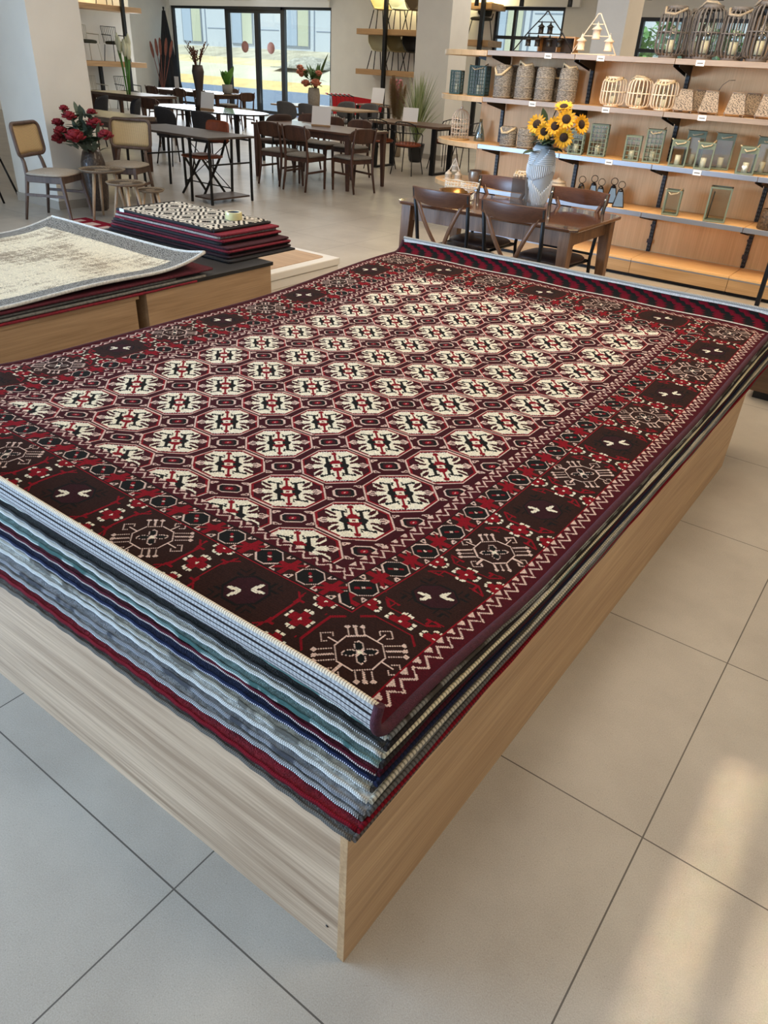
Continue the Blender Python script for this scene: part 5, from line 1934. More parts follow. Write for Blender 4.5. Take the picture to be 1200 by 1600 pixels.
pf = perf_m()
taupe_met = mat('taupe_metal', (150, 134, 118), .5)
for x, y, lb in ((-2.07, F, 'first in front, next to the cream lanterns'), (-1.99, 6.05, 'behind the first two'), (-1.86, F, 'second in front, cord curling behind it'), (-1.65, F, 'third in front, standing apart'), (-1.57, 6.05, 'behind the third one'), (-1.41, F, 'cut by the photo edge')):
    o = thing('perforated_lamp', 'taupe perforated tapered lamp on the third shelf, %s' % lb, 'lamp', (x, y, 1.375), .25, 'perforated tapered lamps')
    MB().box((0, 0, .093), (.158, .125, .150), taper=.62).build('shade', pf, o)
    for sx in (-1, 1):
        for sy in (-1, 1):
            MB().rod((sx * .070, sy * .055, 0), (sx * .0685, sy * .0535, .022), .004, 6).build('foot', taupe_met, o)
    b = MB()
    for z_, k in ((.018, 1.0), (.168, .62)):
        b.tube([(sx * .079 * k, sy * .0625 * k, z_) for sx, sy in ((-1, -1), (1, -1), (1, 1), (-1, 1))], .004, 6, closed=True)
    b.build('rim', taupe_met, o)
MBc = MB().tube([(0, 0, 0), (.02, .01, .05), (.06, .02, .085), (.11, .02, .09)], .0025, 5)
o = MBc.build('lamp_cord', mat('cord_taupe', (120, 96, 72), .6), None, (-1.86, 6.03, 1.54))
tag(o, 'thin brown cord curling up behind the second perforated lamp', 'cord')

green = mat('sage_green', (112, 124, 106), .6)
dgreen = mat('dark_green_wire', (44, 66, 54), .5, .2)
lglass = glass('lantern_glass')


def box_lantern(label, loc, w, d, h, rz, m, grid=(3, 5), group=None, roof=False, handle=None, bar=.008, candles=True, name='box_lantern', open_=False):
    o = thing(name, label, 'lantern', loc, rz, group)
    b = MB()
    x, y = w / 2, d / 2
    for sx in (-1, 1):
        for sy in (-1, 1):
            b.bar((sx * x, sy * y, 0), (sx * x, sy * y, h), bar * 1.4)
    for z_ in (bar * .7, h - bar * .7):
        for s in (-1, 1):
            b.bar((-x, s * y, z_), (x, s * y, z_), bar * 1.5)
            b.bar((s * x, -y, z_), (s * x, y, z_), bar * 1.5)
    b.build('frame', m, o)
    MB().ext(-x, x, -y, y, 0, .006).build('floor_plate', m, o)
    if grid:
        b = MB()
        nx, nz = grid
        for i in range(1, nx):
            u = -x + w * i / nx
            v = -y + d * i / nx
            for s in (-1, 1):
                b.bar((u, s * y, 0), (u, s * y, h), bar * .6)
                b.bar((s * x, v, 0), (s * x, v, h), bar * .6)
        for k in range(1, nz):
            z_ = h * k / nz
            for s in (-1, 1):
                b.bar((-x, s * y, z_), (x, s * y, z_), bar * .6)
                b.bar((s * x, -y, z_), (s * x, y, z_), bar * .6)
        b.build('wire_grid', m, o)
    b = MB()
    for s in (-1, 1):
        b.ext(-x + bar, x - bar, s * (y - bar) - .001, s * (y - bar) + .001, .01, h - .01)
        b.ext(s * (x - bar) - .001, s * (x - bar) + .001, -y + bar * 1.2, y - bar * 1.2, .01, h - .01)
    b.build('glass', lglass, o)
    if roof:
        MB().ext(-x, x, -y, y, h - .012, h).build('lid', m, o)
        MB().ext(-x + .006, x - .006, -y - .002, -y + .004, h - .05, h - .012).build('header', m, o)
    if candles:
        MB().lathe([(0, .0065), (.024, .0065), (.024, min(.09, h * .42)), (0, min(.09, h * .42))], 14).build('candle', candle_m, o)
    if handle:
        t = handle
        hp = [(-x * .9, 0, h - .01), (-x * 1.2, -.03 * t, h + .005), (-x * .4, -y * 1.2, h - .035), (x * .5, -y * 1.25, h - .02), (x * 1.0, -.02, h + .018 * t), (x * .9, 0, h - .01)]
        MB().tube(hp, .0055, 7).build('rope_handle', rope_m, o)
    return o


box_lantern('small dark green wire grid lantern on the second-highest rounded shelf end', (-4.43, 6.02, 1.375), .10, .10, .205, .2, dgreen, (4, 6), 'dark green wire lanterns')
box_lantern('large dark green wire grid lantern with rope beside the small one on the rounded end', (-4.17, 6.02, 1.375), .165, .14, .255, .2, dgreen, (6, 8), 'dark green wire lanterns', handle=1)
for x, y, w, h, lb in ((-2.97, F, .12, .20, 'short, half hidden by the sunflowers'), (-2.78, 5.92, .145, .262, 'tall, right beside the sunflowers'), (-2.43, F, .125, .20, 'short, in the middle of the second shelf'), (-2.26, 5.92, .14, .262, 'tall, with rope handle')):
    box_lantern('sage green grid lantern on the second shelf, %s' % lb, (x, y, .968), w, .11, h, .25, green, (3, 5) if h < .21 else (4, 7), 'sage green grid lanterns', handle=1 if x > -2.3 else None)
for x, y, h, lb in ((-2.01, 5.85, .205, 'short, beside the black upright'), (-1.94, 6.03, .275, 'tall, behind the first short one'), (-1.79, 5.85, .205, 'short, second one in front'), (-1.69, 6.01, .275, 'tall, behind the second short one'), (-1.44, 5.84, .205, 'short, with small heart tag'), (-1.35, 6.02, .275, 'tall, behind the one with the heart tag')):
    t = box_lantern('sage green rope-handled open lantern, second shelf, %s' % lb, (x, y, .968), .128 if h < .21 else .14, .11, h, .25, green, None, 'sage green open lanterns', roof=True, handle=1.0 if h < .21 else -.6)
    if 'short, with small heart' in lb:
        MB().prism([(0, -.022), (.022, .002), (.014, .016), (0, .008), (-.014, .016), (-.022, .002)], 0, .003).build('heart_tag', mat('heart_white', (214, 222, 226), .5), t, (-.01, -.058, .055)).rotation_euler = (PI / 2, 0, 0)
box_lantern('small sage green lantern with looped rope alone on the lowest shelf', (-1.97, F, .573), .125, .11, .205, .2, green, None, 'sage green lanterns on the lowest shelf', handle=1, candles=False)
t = box_lantern('large sage green lantern standing open on the lowest shelf, third bay', (-1.58, F, .573), .165, .14, .275, .2, green, None, 'sage green lanterns on the lowest shelf', candles=False)
MB().rod((-.06, -.05, .02), (-.05, -.05, .24), .005, 6).build('door_rod', mat('dark_rod', (40, 48, 44), .5), t)

mirror = mat('mirror_glass', (196, 206, 214), .06, 1.0)
mframe = mat('gunmetal', (62, 60, 60), .3, .8)
for x, y, lb in ((-2.85, F, 'first in front, nearest the glossy table'), (-2.80, 6.05, 'behind the first one'), (-2.655, F, 'second in front'), (-2.60, 6.05, 'behind the second one'), (-2.46, F, 'last one, standing apart')):
    o = thing('mirror_lantern', 'small mirrored tapered lantern with ring top, %s' % lb, 'lantern', (x, y, .573), .35, 'small mirrored lanterns on the lowest shelf')
    MB().box((0, 0, .068), (.098, .098, .125), taper=.45).build('mirror_body', mirror, o)
    b = MB()
    for sx in (-1, 1):
        for sy in (-1, 1):
            b.rod((sx * .05, sy * .05, 0), (sx * .022, sy * .022, .133), .004, 6)
    for z_, k in ((.004, .05), (.132, .022)):
        b.tube([(sx * k, sy * k, z_) for sx, sy in ((-1, -1), (1, -1), (1, 1), (-1, 1))], .004, 6, closed=True)
    b.build('frame', mframe, o)
    MB().lathe([(.026, .13), (.022, .145), (.006, .158), (0, .16)], 14).build('cap', mframe, o)
    MB().tube(arc((0, 0, .186), .03, 0, 2 * PI, 22)[:-1], .0035, 6, closed=True).build('ring', mat('bronze_ring', (96, 78, 60), .35, .8), o)

# birdcage
o = thing('birdcage', 'small cream wire birdcage with ball finial on the rounded shelf end', 'birdcage', (-4.33, 6.0, .966))
cw = mat('cream_wire', (226, 208, 186), .5)
MB().lathe([(0, 0), (.105, 0), (.108, .008), (.098, .016), (0, .018)], 28).build('base', mat('cage_base', (176, 140, 92), .5), o)
b = MB()
for i in range(18):
    a = 2 * PI * i / 18
    pts = [(.09, .015), (.09, .19), (.082, .225), (.06, .255), (.03, .272), (.0, .278)]
    b.tube([(p * math.cos(a), p * math.sin(a), z_) for p, z_ in pts], .0036, 5)
for z_ in (.06, .105, .15, .19):
    b.tube(arc((0, 0, z_), .09, 0, 2 * PI, 26, 'xy')[:-1], .003, 5, closed=True)
b.build('wire_dome', cw, o)
MB().ell((0, 0, .29), .014, 12, 8).rod((0, 0, .30), (0, 0, .315), .003).build('finial', cw, o)
# glass bottle behind the cage
o = thing('glass_bottle', 'clear conical glass bottle behind the birdcage on the rounded end', 'bottle', (-4.13, 6.07, .966))
MB().lathe([(.055, 0), (.058, .006), (.04, .09), (.018, .16), (.016, .20), (.012, .20), (.012, .16), (.034, .09), (.05, .01), (0, .008)], 24).build('bottle_body', glass('bottle_glass', (206, 222, 228), .25), o)
# trio lantern
o = thing('lantern_stand', 'cream triangular stand holding three small lanterns on the lowest rounded end', 'lantern', (-4.36, 6.02, .571), .1)
b = MB()
b.bar((-.10, 0, .004), (.10, 0, .004), .012).bar((-.10, 0, .004), (0, 0, .215), .010).bar((.10, 0, .004), (0, 0, .215), .010)
b.ext(-.11, .11, -.05, .05, 0, .005)
b.build('stand_frame', wl, o)
for x, y, z_ in ((-.058, -.02, .006), (.058, -.02, .006), (0, .02, .085)):
    l = MB().lathe([(.036, 0), (.038, .004), (.038, .058), (.030, .066), (.022, .072), (.006, .09), (0, .092)], 20).build('lantern_body', wl, o, (x, y, z_))
    MB().lathe([(.0385, .016), (.0388, .018), (.0388, .05), (.0385, .052)], 20, close=False).build('pierced_band', mat('pierced', (170, 158, 140), .6, var=.5, nscale=160), l)
# pewter pot
o = thing('pewter_pot', 'round pewter-coloured pot on the lowest rounded shelf end', 'pot', (-4.15, 6.10, .571))
MB().lathe([(.045, 0), (.062, .012), (.070, .05), (.068, .10), (.064, .115), (.060, .115), (.062, .09), (0, .03)], 28).build('pot_body', mat('pewter', (150, 142, 132), .35, .7), o)
# pale lidded jars half-hidden behind the bistro chairs
slat_lantern('cream lantern half hidden behind the cross-back chair on the lowest shelf', (-3.46, F, .573), .105, .20, wl, 16, rope_m, None, mid=1, handle=1)
o = thing('storage_jar', 'pale taupe lidded jar behind the ribbed vase on the lowest shelf', 'jar', (-3.09, F, .573))
MB().lathe([(.07, 0), (.082, .01), (.086, .10), (.075, .125), (.06, .13), (0, .13)], 26).build('jar_body', mat('jar_taupe', (178, 162, 140), .6, var=.1, nscale=40), o)
MB().lathe([(.066, .13), (.07, .136), (.068, .15), (.02, .16), (.012, .175), (0, .178)], 26).build('lid', mat('jar_taupe', (178, 162, 140), .6), o)
# woven basket near frame edge
o = thing('wicker_basket', 'dark brown pierced basket on the lowest shelf at the frame edge', 'basket', (-1.13, F, .573))
MB().lathe([(.09, 0), (.095, .004), (.085, .12), (.080, .15), (.074, .15), (.078, .12), (0, .02)], 30).build('basket_body', mat('pierced_brown', (84, 66, 48), .5, var=.85, nscale=70, bump=.7, bscale=75), o)
MB().tube(arc((0, 0, .15), .078, 0, 2 * PI, 28, 'xy')[:-1], .006, 6, closed=True).build('rim', mat('basket_rim', (96, 76, 56), .5), o)


# hanging racks on top of the shelf
def rack(label, x, m, n_l, group=None, h=.30, w=.62):
    o = thing('lantern_rack', label, 'lantern rack', (x, 5.97, 1.757))
    b = MB()
    for s in (-1, 1):
        b.tube([(s * w / 2, 0, .006), (s * w * .27, 0, h * .55), (s * .022, 0, h), (s * .012, 0, h + .018), (-s * .004, 0, h + .02)], .0055, 6)
    b.bar((-w / 2, 0, .006), (w / 2, 0, .006), .012)
    for s in (-1, 1):
        b.bar((s * w * .42, -.07, .005), (s * w * .42, .07, .005), .010)
    b.rod((-w * .29, 0, h * .50), (w * .29, 0, h * .50), .004, 6).rod((-w * .13, 0, h * .80), (w * .13, 0, h * .80), .004, 6)
    b.build('rack_frame', m, o)
    spots = [(-.16, h * .17), (-.065, h * .17), (.055, h * .17), (.155, h * .17), (-.045, h * .50), (.045, h * .50)] if n_l == 6 else [(-.13, h * .12), (0, h * .42), (.13, h * .12)]
    for px_, pz in spots:
        k = 1.0 if n_l == 6 else 1.35
        l = MB().lathe([(.026 * k, 0), (.027 * k, .006 * k), (.0235 * k, .008 * k), (.0235 * k, .05 * k), (.036 * k, .053 * k), (.024 * k, .062 * k), (.010 * k, .072 * k), (.004 * k, .09 * k), (.0, .092 * k)], 16).build('mini_lantern', m, o, (px_, 0, pz))
        MB().rod((0, 0, .088 * k), (0, 0, .10 * k), .002, 5).build('hook', m, l)
    return o


rack('black metal triangular rack hung with small black lanterns on top of the shelf', -3.50, black_met, 6)
rack('cream triangular rack hung with three small lanterns on top of the shelf', -3.00, wl, 3, h=.29, w=.42)
o = thing('picture_frame', 'low wooden crate with two openings behind the black lantern rack', 'crate', (-3.42, 6.08, 1.757))
b = MB()
b.ext(-.17, .20, -.05, .05, 0, .012).ext(-.17, .20, -.05, .05, .125, .137).ext(-.17, -.158, -.05, .05, .012, .125).ext(.188, .20, -.05, .05, .012, .125).ext(.02, .032, -.05, .05, .012, .125)
b.build('crate_frame', wood('crate_wood', (150, 112, 68), (184, 142, 92), 'X', 2), o, bevel=.002)
MB().ext(-.157, .187, .03, .04, .013, .124).build('back_board', mat('dark_board', (60, 48, 38), .8), o)
o = thing('potted_grass', 'tiny tuft of green artificial grass on top of the shelf, beside the grey lanterns', 'plant', (-1.42, 5.92, 1.757))
MB().lathe([(.04, 0), (.05, .02), (.046, .035), (0, .034)], 18).build('pot', mat('small_pot', (214, 206, 192), .6), o)
b = MB()
q = random.Random(3)
for i in range(110):
    a = q.random() * 6.28
    r_ = .055 * q.random()
    b.leaf((r_ * math.cos(a), r_ * math.sin(a), .03), (math.cos(a) * .5, math.sin(a) * .5, 1), q.uniform(.05, .085), .006, .1, n=2)
b.build('blades', leaf_md, o)
o = thing('white_canister', 'plain white canister on top of the shelf at the frame edge', 'canister', (-1.30, 5.92, 1.757))
MB().lathe([(.045, 0), (.05, .005), (.05, .10), (.045, .108), (0, .11)], 24).build('canister_body', mat('canister_white', (226, 224, 218), .5), o)
MB().lathe([(.047, .108), (.048, .118), (.012, .122), (.010, .135), (0, .136)], 24).build('lid', mat('canister_white', (226, 224, 218), .5), o)

# dark metal post of a rack at the frame edge, and the crate behind the stack
o = thing('garment_rack', 'black metal rack post standing by the shelf at the frame edge', 'rack', (-.62, 4.25, 0))
for x in (-.16, .9):
    MB().ext(x - .014, x + .014, -.014, .014, .02, 1.05).build('post', black_met, o)
    MB().ext(x - .03, x + .03, -.25, .25, 0, .02).build('foot', black_met, o)
MB().ext(-.15, .89, -.012, .012, 1.02, 1.045).build('rail', black_met, o)
o = thing('wooden_crate', 'dark brown wooden box on a black plinth behind the far end of the rug stack', 'crate', (.05, 3.32, 0))
MB().ext(-.60, .60, 0, .5, .05, .40).build('box_body', wood('crate_brown', (70, 50, 36), (110, 82, 58), 'X', 1.5), o, bevel=.004)
MB().ext(-.56, .56, .03, .47, 0, .05).build('plinth', black_board, o)

# ================================================================= FAR SALES FLOOR
dark_uph = mat('dark_upholstery', (44, 44, 48), .85, var=.15, nscale=50)
grey_uph = mat('grey_upholstery', (88, 86, 86), .9, var=.12, nscale=50)


def shell_chair(label, loc, rz, m, group, h=.84):
    o = thing('upholstered_chair', label, 'chair', loc, rz, group)
    cushion(MB(), .46, .46, .41, .06, round_=3.2).build('seat', m, o)
    back_panel_mb(.50, .50, h, -.20, .13, .035, .16, rnd=3.2).build('backrest', m, o)
    for sx in (-1, 1):
        for sy in (-1, 1):
            MB().rod((sx * .16, sy * .15, .42), (sx * .22, sy * .22, 0), .011, 8).build('leg', black_met, o)
        MB().rod((sx * .17, -.19, .42), (sx * .19, -.21, .56), .012, 8).build('back_post', black_met, o)
    return o


s0 = shell_chair('dark charcoal upholstered chair at the black oval table, nearest the rattan chair', (-10.55, 7.36, 0), -.1, dark_uph, 'charcoal chairs at the oval table')
more(s0, 'dark charcoal upholstered chair at the black oval table, second along its near side', (-9.72, 7.40, 0), .1)
more(s0, 'dark charcoal upholstered chair beside the low dark table behind the peonies', (-12.45, 7.9, 0), 2.6)
more(s0, 'dark charcoal chair half hidden behind the pillar edge above the peonies', (-13.4, 7.9, 0), 2.2)
t0 = shell_chair('brown upholstered chair at the end of the black oval table by the walnut table', (-9.15, 8.25, 0), 1.4, mat('brown_uph', (66, 48, 40), .8), None)
# orange seat chair under the console
o = thing('leather_chair', 'tan orange leather chair with black crossed legs tucked under the dark desk', 'chair', (-8.02, 5.72, 0), PI)
cushion(MB(), .44, .40, .44, .035, round_=6).build('seat', orange_l, o)
back_panel_mb(.42, .60, .86, -.30, .03, .025, .1, rnd=6).build('backrest', orange_l, o)
for s in (-1, 1):
    MB().bar((s * .17, .15, .445), (s * .20, -.2, 0), .022).build('leg', black_met, o)
    MB().bar((s * .17, -.15, .445), (s * .20, .2, 0), .022).build('leg', black_met, o)
    MB().bar((s * .16, -.18, .45), (s * .16, -.30, .70), .022).build('back_post', black_met, o)
leg_table('black oval dining table carrying the tall brown twig vase', (-11.2, 8.75, 0), 2.5, 1.15, .75, mat('dark_gloss', (40, 38, 38), .1, coat=1), black_met, .07, .25, t=.025, apron=False, rnd=2.6)
leg_table('low dark table with thick top behind the red peonies', (-10.7, 6.15, 0), 1.5, .8, .75, wood('pale_dark_top', (84, 70, 60), (120, 104, 90), 'X', 1.4, .3), walnut, .09, .08, t=.06)
leg_table('pale wood table with black legs holding the pink protea vase', (-11.35, 12.05, 0), 2.2, .95, .75, wood('pale_top', (150, 120, 92), (186, 156, 124), 'X', 1.4, .3), black_met, .07, .12, apron=False)
for i, (x, y, rz, lb) in enumerate([(-11.67, 11.35, .05, 'near side, left one'), (-11.05, 11.32, .05, 'near side, right one'), (-11.5, 12.85, PI, 'far side, left of the vase'), (-10.9, 12.9, PI, 'far side, right of the vase')]):
    if i == 0:
        g0 = shell_chair('grey upholstered chair at the pale protea table, %s' % lb, (x, y, 0), rz, grey_uph, 'grey chairs at the protea table')
    else:
        more(g0, 'grey upholstered chair at the pale protea table, %s' % lb, (x, y, 0), rz)
leg_table('long walnut table by the shop front with a small upright sign', (-16.6, 13.2, 0), 2.6, 1.1, .75, wood('far_top', (96, 76, 62), (140, 116, 98), 'X', 1.2, .12, coat=.6), walnut, .08, .08)
for i, (x, y, rz, lb) in enumerate([(-17.2, 12.45, 0, 'near the black parasol'), (-16.2, 12.5, 0, 'near side, second'), (-15.6, 12.6, .1, 'near side, third'), (-14.9, 13.1, 1.4, 'short end by the sliding door'), (-16.4, 14.0, PI, 'far side')]):
    more(c0, 'walnut chair at the long table by the shop front, %s' % lb, (x, y, 0), rz, 'walnut chairs by the shop front')
leg_table('dark side table behind the pillar holding the white calla lilies', (-14.95, 9.9, 0), 1.9, .9, .78, wood('side_top', (80, 62, 50), (112, 92, 78), 'X', 1.2, .3), walnut, .08, .08, t=.05)
more(c0, 'walnut chair with broad curved back in front of the calla lily table', (-12.9, 8.95, 0), .2, 'walnut chairs by the shop front')
leg_table('small round-ended table with a sign and pink blossoms beside the shopping carts', (-11.75, 14.6, 0), 1.2, .9, .75, wood('far_top', (96, 76, 62), (140, 116, 98), 'X', 1.2), black_met, .06, .12, apron=False, rnd=3)
more(w0, 'black wire chair by the small round-ended table, its rods seen beside the carts', (-11.1, 14.0, 0), .3)
# signs
table_sign('white card sign with orange-red foot on the black oval table', (-11.05, 8.55, .75), .1, .30, .27)
table_sign('slim white upright sign on the long walnut table by the shop front', (-16.85, 12.75, .75), 0, .16, .30, 0)
table_sign('white card sign on the small table beside the shopping carts', (-11.95, 14.7, .75), 0, .36, .34)

# twig vase on the oval table
o = thing('floor_vase', 'tall dark brown waisted vase with dry twigs on the black oval table', 'vase', (-11.45, 8.75, .75))
MB().lathe([(.08, 0), (.095, .01), (.09, .10), (.055, .20), (.075, .36), (.105, .56), (.085, .66), (.07, .66), (.08, .5)], 26).build('vase_body', mat('vase_brown', (58, 44, 36), .5), o)
o = thing('dry_twigs', 'dry reddish brown twigs and berries in the tall waisted vase', 'dried plant', (-11.45, 8.75, 1.35))
b = MB()
q = random.Random(12)
for i in range(15):
    a = q.random() * 6.28
    L = q.uniform(.2, .5)
    d = Vector((math.cos(a) * .55, math.sin(a) * .4, 1)).normalized()
    b.tube([(0, 0, -.1), tuple(d * L * .5), tuple(d * L + Vector((math.cos(a) * .08, 0, -.01)))], .005, 5)
    for k in range(9):
        b.ell(d * L * (.45 + .06 * k) + Vector((q.uniform(-.02, .02), q.uniform(-.02, .02), 0)), .013, 6, 4)
b.build('twigs', mat('twig_brown', (98, 58, 40), .8, var=.3, nscale=20), o)
o = thing('potted_plant', 'broad-leaved green plant in a grey pot behind the tall twig vase', 'plant', (-15.55, 13.25, .75))
MB().lathe([(.09, 0), (.12, .02), (.13, .2), (.11, .2), (0, .18)], 22).build('pot', mat('plant_pot_grey', (150, 146, 140), .7), o)
b = MB()
for i in range(9):
    a = i * 2.4
    b.leaf((0, 0, .17), (math.cos(a) * .5, math.sin(a) * .4, 1), q.uniform(.4, .62), .2, .15)
b.build('leaves', mat('bright_leaf', (92, 150, 54), .45, var=.2, nscale=6), o)
# protea vase
o = thing('flower_vase', 'pale grey cylinder vase of pink proteas on the pale wood table', 'vase', (-11.55, 11.95, .75))
MB().lathe([(.11, 0), (.12, .01), (.13, .2), (.11, .33), (.10, .34), (.10, .3)], 26).build('vase_body', mat('vase_concrete', (158, 152, 140), .8, var=.12, nscale=30), o)
pinkp = mat('protea_pink', (196, 120, 92), .7, var=.25, nscale=30)
for i, (dx, dz, r_, lb) in enumerate([(-.30, .58, .14, 'left pale'), (-.14, .40, .12, 'low middle'), (.18, .42, .13, 'low right'), (.30, .60, .09, 'upper right bud'), (-.16, .68, .09, 'upper left bud')]):
    flower_stem('pink_protea', 'pink protea, %s bloom in the grey cylinder vase' % lb, 'flower', (-11.55 + dx * .1, 11.95, 1.05), (-11.55 + dx, 11.9 - .05 * i, .75 + dz), r_, pinkp, leaf_md, 'pink proteas', random.Random(i), 5, .22, .09, petals=20)
o = thing('leaf_spray', 'tall pointed green leaves rising among the pink proteas', 'foliage', (-11.55, 12.0, 1.05))
b = MB()
for i in range(22):
    a = i * 2.4
    b.leaf((0, 0, 0), (math.cos(a) * .45, math.sin(a) * .3, 1), q.uniform(.25, .6) if i else .85, .09, .12)
b.build('leaves', leaf_md, o)
o = thing('calla_lilies', 'bunch of white calla lilies with long green stems', 'flowers', (-14.55, 9.55, .78))
b = MB()
bl = MB()
for i in range(9):
    a = i * 2.4
    t = Vector((math.cos(a) * .12, math.sin(a) * .1, .62 + .05 * (i % 4)))
    b.tube([(math.cos(a) * .03, math.sin(a) * .03, 0), tuple(t * .6), tuple(t)], .011, 6)
    bl.lathe([(.015, 0), (.03, .06), (.048, .15), (.035, .22), (.008, .30)], 12, tuple(t))
b.build('stems', mat('calla_green', (96, 150, 66), .5), o)
bl.build('blooms', mat('calla_white', (232, 232, 200), .6), o)
o = thing('blossom_branch', 'pink blossom twigs standing on the small table beside the carts', 'dried plant', (-11.35, 14.6, .75))
b = MB(); bl = MB()
for i in range(8):
    a = i * 2.4
    d = Vector((math.cos(a) * .25, math.sin(a) * .2, 1))
    b.tube([(0, 0, 0), tuple(d * .3), tuple(d * .55)], .006, 5)
    for k in range(10):
        bl.ell(d * (.12 + .045 * k) + Vector((q.uniform(-.05, .05), q.uniform(-.05, .05), 0)), .03, 6, 4)
b.build('twigs', mat('twig_brown', (98, 58, 40), .8), o)
bl.build('blossoms', mat('blossom_pink', (206, 130, 140), .7, var=.2, nscale=10), o)

# closed black parasol and red plumes
o = thing('parasol', 'closed black parasol standing in the corner by the shop front', 'parasol', (-22.55, 17.2, 0))
MB().lathe([(.22, 0), (.22, .05), (.04, .06), (.04, .10), (0, .10)], 24).build('base', black_met, o)
MB().rod((0, 0, .1), (0, 0, 2.72), .022, 8).ell((0, 0, 2.75), .035, 10, 6).build('pole', black_met, o)
b = MB()
n_ = 32
prof_ = [(.30, .45), (.33, .5), (.25, 1.1), (.14, 1.9), (.04, 2.68)]
vs = []
for k, (r_, z_) in enumerate(prof_):
    for i in range(n_):
        a = 2 * PI * i / n_
        rr_ = r_ * (1 + .22 * math.cos(8 * a))
        vs.append((rr_ * math.cos(a), rr_ * math.sin(a), z_))
b.add(vs, [(k * n_ + i, k * n_ + (i + 1) % n_, (k + 1) * n_ + (i + 1) % n_, (k + 1) * n_ + i) for k in range(len(prof_) - 1) for i in range(n_)], 0, True)
b.build('folded_canopy', mat('black_canopy', (30, 30, 34), .85), o)
o = thing('feather_plumes', 'dusty red dried plumes beside the closed black parasol', 'dried plant', (-22.2, 16.6, 0))
MB().lathe([(.12, 0), (.14, .03), (.11, .5), (.09, .5), (0, .45)], 20).build('vase_body', mat('vase_brown', (58, 44, 36), .5), o)
b = MB()
for i in range(5):
    a = (-.55, -.3, -.12, .15, .4)[i]
    d = Vector((a * .7, .1, 1)).normalized()
    b.rod((0, 0, .4), tuple(d * 1.3 + Vector((0, 0, .2))), .012, 5)
    b.ell(d * 1.5 + Vector((0, 0, .2)), (.05, .05, .26), 8, 6, 0, d.to_track_quat('Z', 'Y').to_matrix())
b.build('plumes', mat('plume_red', (124, 74, 62), .9, var=.2, nscale=20), o)

# ---- wall racks with display chairs
rackoak = wood('rack_oak', (160, 122, 80), (196, 156, 110), 'X', .8, .5)
rackoak_y = wood('rack_oak_y', (160, 122, 80), (196, 156, 110), 'Y', .8, .5)


def rack_board(label, x0, x1, y0, y1, z, axis):
    o = MB().ext(-(x1 - x0) / 2, (x1 - x0) / 2, -(y1 - y0) / 2, (y1 - y0) / 2, -.13, 0).build('rack_shelf', rackoak_y if axis == 'y' else rackoak, None, ((x0 + x1) / 2, (y0 + y1) / 2, z), bevel=.006)
    tag(o, label, 'shelf')


def rack_post(label, x, y, z1):
    o = MB().ext(-.045, .045, -.045, .045, 0, z1).build('rack_post', black_met, None, (x, y, 0))
    tag(o, label, 'post')


for k, (z, nm) in enumerate(((1.24, 'lower'), (2.60, 'upper'))):
    rack_board('thick oak %s shelf on the wall niche behind the peonies, with wire armchairs' % nm, -21.72, -21.0, 12.2, 15.12, z, 'y')
rack_post('black post at the front of the wire armchair rack', -20.94, 14.42, 3.6)
rack_post('black post at the back of the wire armchair rack', -21.60, 13.9, 1.10)


def wire_arm(label, loc, rz, fm, group):
    o = thing('wire_armchair', label, 'chair', loc, rz, group)
    cushion(MB(), .5, .48, .42, .08, round_=5).build('seat', mat('olive_seat', (52, 52, 38), .9), o)
    b = MB()
    b.tube([(-.22, -.25, .45), (-.25, -.30, .86), (.25, -.30, .86), (.22, -.25, .45)], .011, 6)
    for i in range(7):
        x = -.18 + .06 * i
        b.rod((x, -.25, .47), (x * 1.1, -.30, .86), .006, 5)
    b.build('wire_back', fm, o)
    for s in (-1, 1):
        MB().tube([(s * .26, -.28, .66), (s * .30, .22, .64), (s * .29, .22, .42)], .012, 6).build('arm', fm, o)
        for sy in (-1, 1):
            MB().rod((s * .24, sy * .2, .42), (s * .28, sy * .25, 0), .012, 6).build('leg', fm, o)
    return o


whm = mat('white_metal', (206, 200, 184), .5)
a0 = wire_arm('black wire armchair on the middle level of the wall niche, by the black post', (-21.33, 14.35, 1.24), -PI / 2, black_met, 'wire armchairs in the wall niche')
more(a0, 'black wire armchair standing on the floor under the wall niche shelves', (-21.2, 14.5, 0), -PI / 2)
more(a0, 'black wire armchair on the upper shelf of the wall niche', (-21.33, 14.3, 2.60), -PI / 2)
a1 = wire_arm('white wire armchair on the middle level of the wall niche, next to the pillar edge', (-21.33, 13.35, 1.24), -PI / 2, whm, 'wire armchairs in the wall niche')
more(a1, 'white wire armchair standing on the floor level of the wall niche', (-21.2, 13.35, 0), -PI / 2)

for z, nm in ((1.44, 'lower'), (2.36, 'upper')):
    rack_board('oak %s shelf of the back wall rack with plastic shell armchairs' % nm, -14.5, -12.3, 17.05, 17.75, z, 'x')
rack_post('black post of the shell armchair rack beside the shopping carts', -13.5, 17.0, 3.6)


